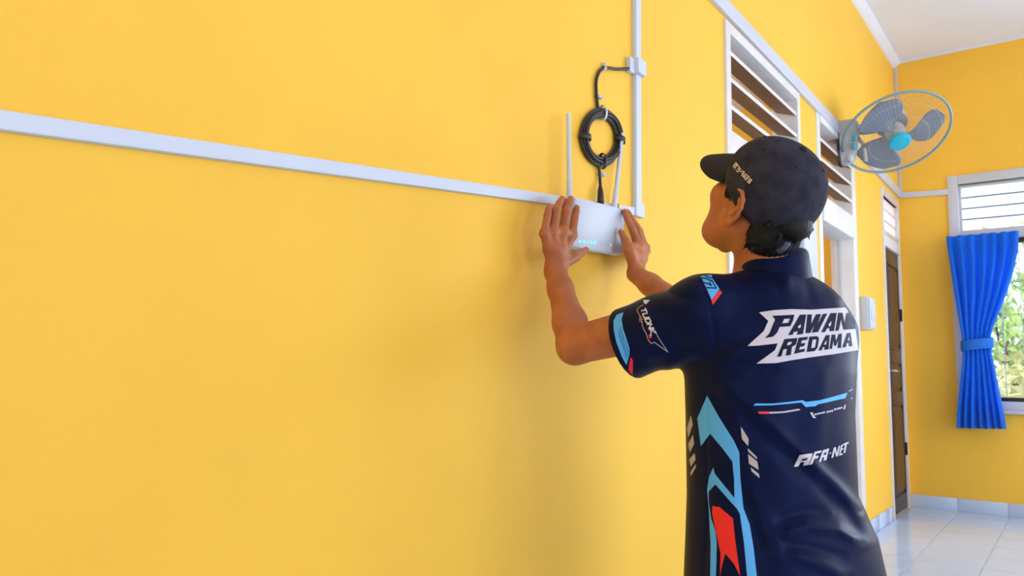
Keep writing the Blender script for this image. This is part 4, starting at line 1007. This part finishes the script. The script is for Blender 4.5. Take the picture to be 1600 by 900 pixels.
print_on('cuff_dash', [ze_([(280, 570), (305, 610), (300, 770), (255, 710), (265, 640)])], M_pred, shirt_bvh, .0009, so)
zg_ = lambda pts: Z(985, 455, 8.571, pts)
GL = {'T': [[(0, 1), (1, 1)], [(.5, 0), (.5, 1)]], 'U': [[(0, 1), (0, 0), (1, 0), (1, 1)]], 'D': [[(0, 0), (0, 1), (.8, 1), (1, .7), (1, .3), (.8, 0), (0, 0)]], 'N': [[(0, 0), (0, 1), (1, 0), (1, 1)]], 'K': [[(0, 0), (0, 1)], [(1, 1), (0, .45), (1.5, -.25)]]}
for k, ch in enumerate('TUDNK'):
    o_ = np.array((138, 238))+np.array((29, 69))*k
    print_on('letter', [zg_(q) for l in GL[ch] for q in stroke([tuple(o_+np.array((24, 52))*x+np.array((62, -8))*y) for (x, y) in l], 17)], M_pwhite, shirt_bvh, .0010, so, 2.)
print_on('sleeve_mark', [zg_([(175, 120), (265, 120), (240, 150), (210, 180), (180, 160)])], M_pwhite, shirt_bvh, .0010, so, 2.)
print_on('sleeve_outline', [zg_(q) for l in ([(500, 810), (375, 620), (330, 520)], [(500, 810), (320, 680), (280, 700), (240, 650), (215, 570), (190, 520)]) for q in stroke(l, 9)], M_pgrey, shirt_bvh, .0010, so)
print_on('sleeve_outline', [zg_(q) for l in ([(175, 185), (115, 220), (90, 260), (130, 330), (150, 390), (165, 470), (185, 520)], [(120, 350), (160, 345)], [(120, 380), (165, 375)], [(120, 405), (165, 408)]) for q in stroke(l, 12)], M_pink, shirt_bvh, .0010, so)
print_on('sleeve_red_mark', [zg_([(243, 580), (290, 590), (280, 635), (255, 625)])], M_pred, shirt_bvh, .0010, so)
zh_ = lambda pts: Z(1080, 415, 13.85, pts)
print_on('shoulder_patch', [zh_([(205, 240), (320, 215), (445, 205), (445, 270), (530, 390), (610, 510), (440, 745), (330, 490)])], M_pblue, shirt_bvh, .0008, so)
print_on('shoulder_glyph', [zh_(q) for l in ([(215, 275), (330, 290), (430, 345)], [(250, 370), (350, 390), (440, 440), (395, 375)], [(335, 485), (540, 495), (440, 320)], [(300, 235), (435, 285)]) for q in stroke(l, 24)], M_pnavy, shirt_bvh, .0013, so, 2.)
print_on('shoulder_dash', [zh_([(610, 530), (665, 585), (470, 850), (440, 750)])], M_pred, shirt_bvh, .0009, so)
zk_ = lambda pts: Z(1140, 245, 18., pts)
print_on('cap_lettering', [zk_(q) for l in ([(185, 172), (112, 270), (152, 325), (218, 240), (185, 172)], [(150, 220), (195, 280)], [(205, 190), (318, 350), (240, 430), (190, 378)], [(235, 325), (270, 352)], [(308, 420), (375, 408), (425, 432), (350, 540)], [(350, 470), (400, 470)], [(455, 490), (562, 572), (460, 650), (388, 550), (455, 490)], [(430, 545), (510, 600)], [(592, 622), (628, 650), (560, 748), (508, 702), (592, 622)], [(548, 662), (592, 695)]) for q in stroke(l, 24)], M_cream, cap_bvh, .0010, capo, 2.)

# ------------------------------------------------------------------ trousers and shoes (below the frame)
tr_ = Field()
for s in (-1, 1):
    hp = HIP+BR*s*.085; kn = HIP+BR*s*.105+BF*.20; kn = np.array([kn[0], kn[1], .41]); an = HIP+BR*s*.11+BF*.02; an = np.array([an[0], an[1], .075])
    tr_.cone(hp-zz*.03, kn, .085, .066, .03); tr_.cone(kn, an, .064, .052, .02)
tr_.cone(HIP+BR*.07, HIP-BR*.07, .095, .095, .04); tr_.cone(HIP+BR*.05+zz*.06, HIP-BR*.05+zz*.06, .09, .09, .04)
fieldobj('trousers', tr_, HIP-np.array((.42, .42, .63)), HIP+np.array((.42, .42, .3)), .008, M_pants, person, 1)
for s in (-1, 1):
    sh_ = Field(); a = HIP+BR*s*.11+BF*.0; a = np.array([a[0], a[1], .045])
    sh_.cone(a-BF*.03, a+BF*.12+BR*s*.01-zz*.008, .043, .036, .02); sh_.cone(a+BF*.12+BR*s*.01-zz*.008, a+BF*.19+BR*s*.015-zz*.012, .037, .030, .02); sh_.cone(a, a+zz*.05, .04, .045, .02)
    fl = lambda p: -(p[:, 2]-.0015)
    sh_.custom(fl, a, .4, 0, 'int')
    fieldobj('shoe', sh_, a-np.array((.26, .26, .06)), a+np.array((.26, .26, .14)), .006, M_shoe, person, 1)
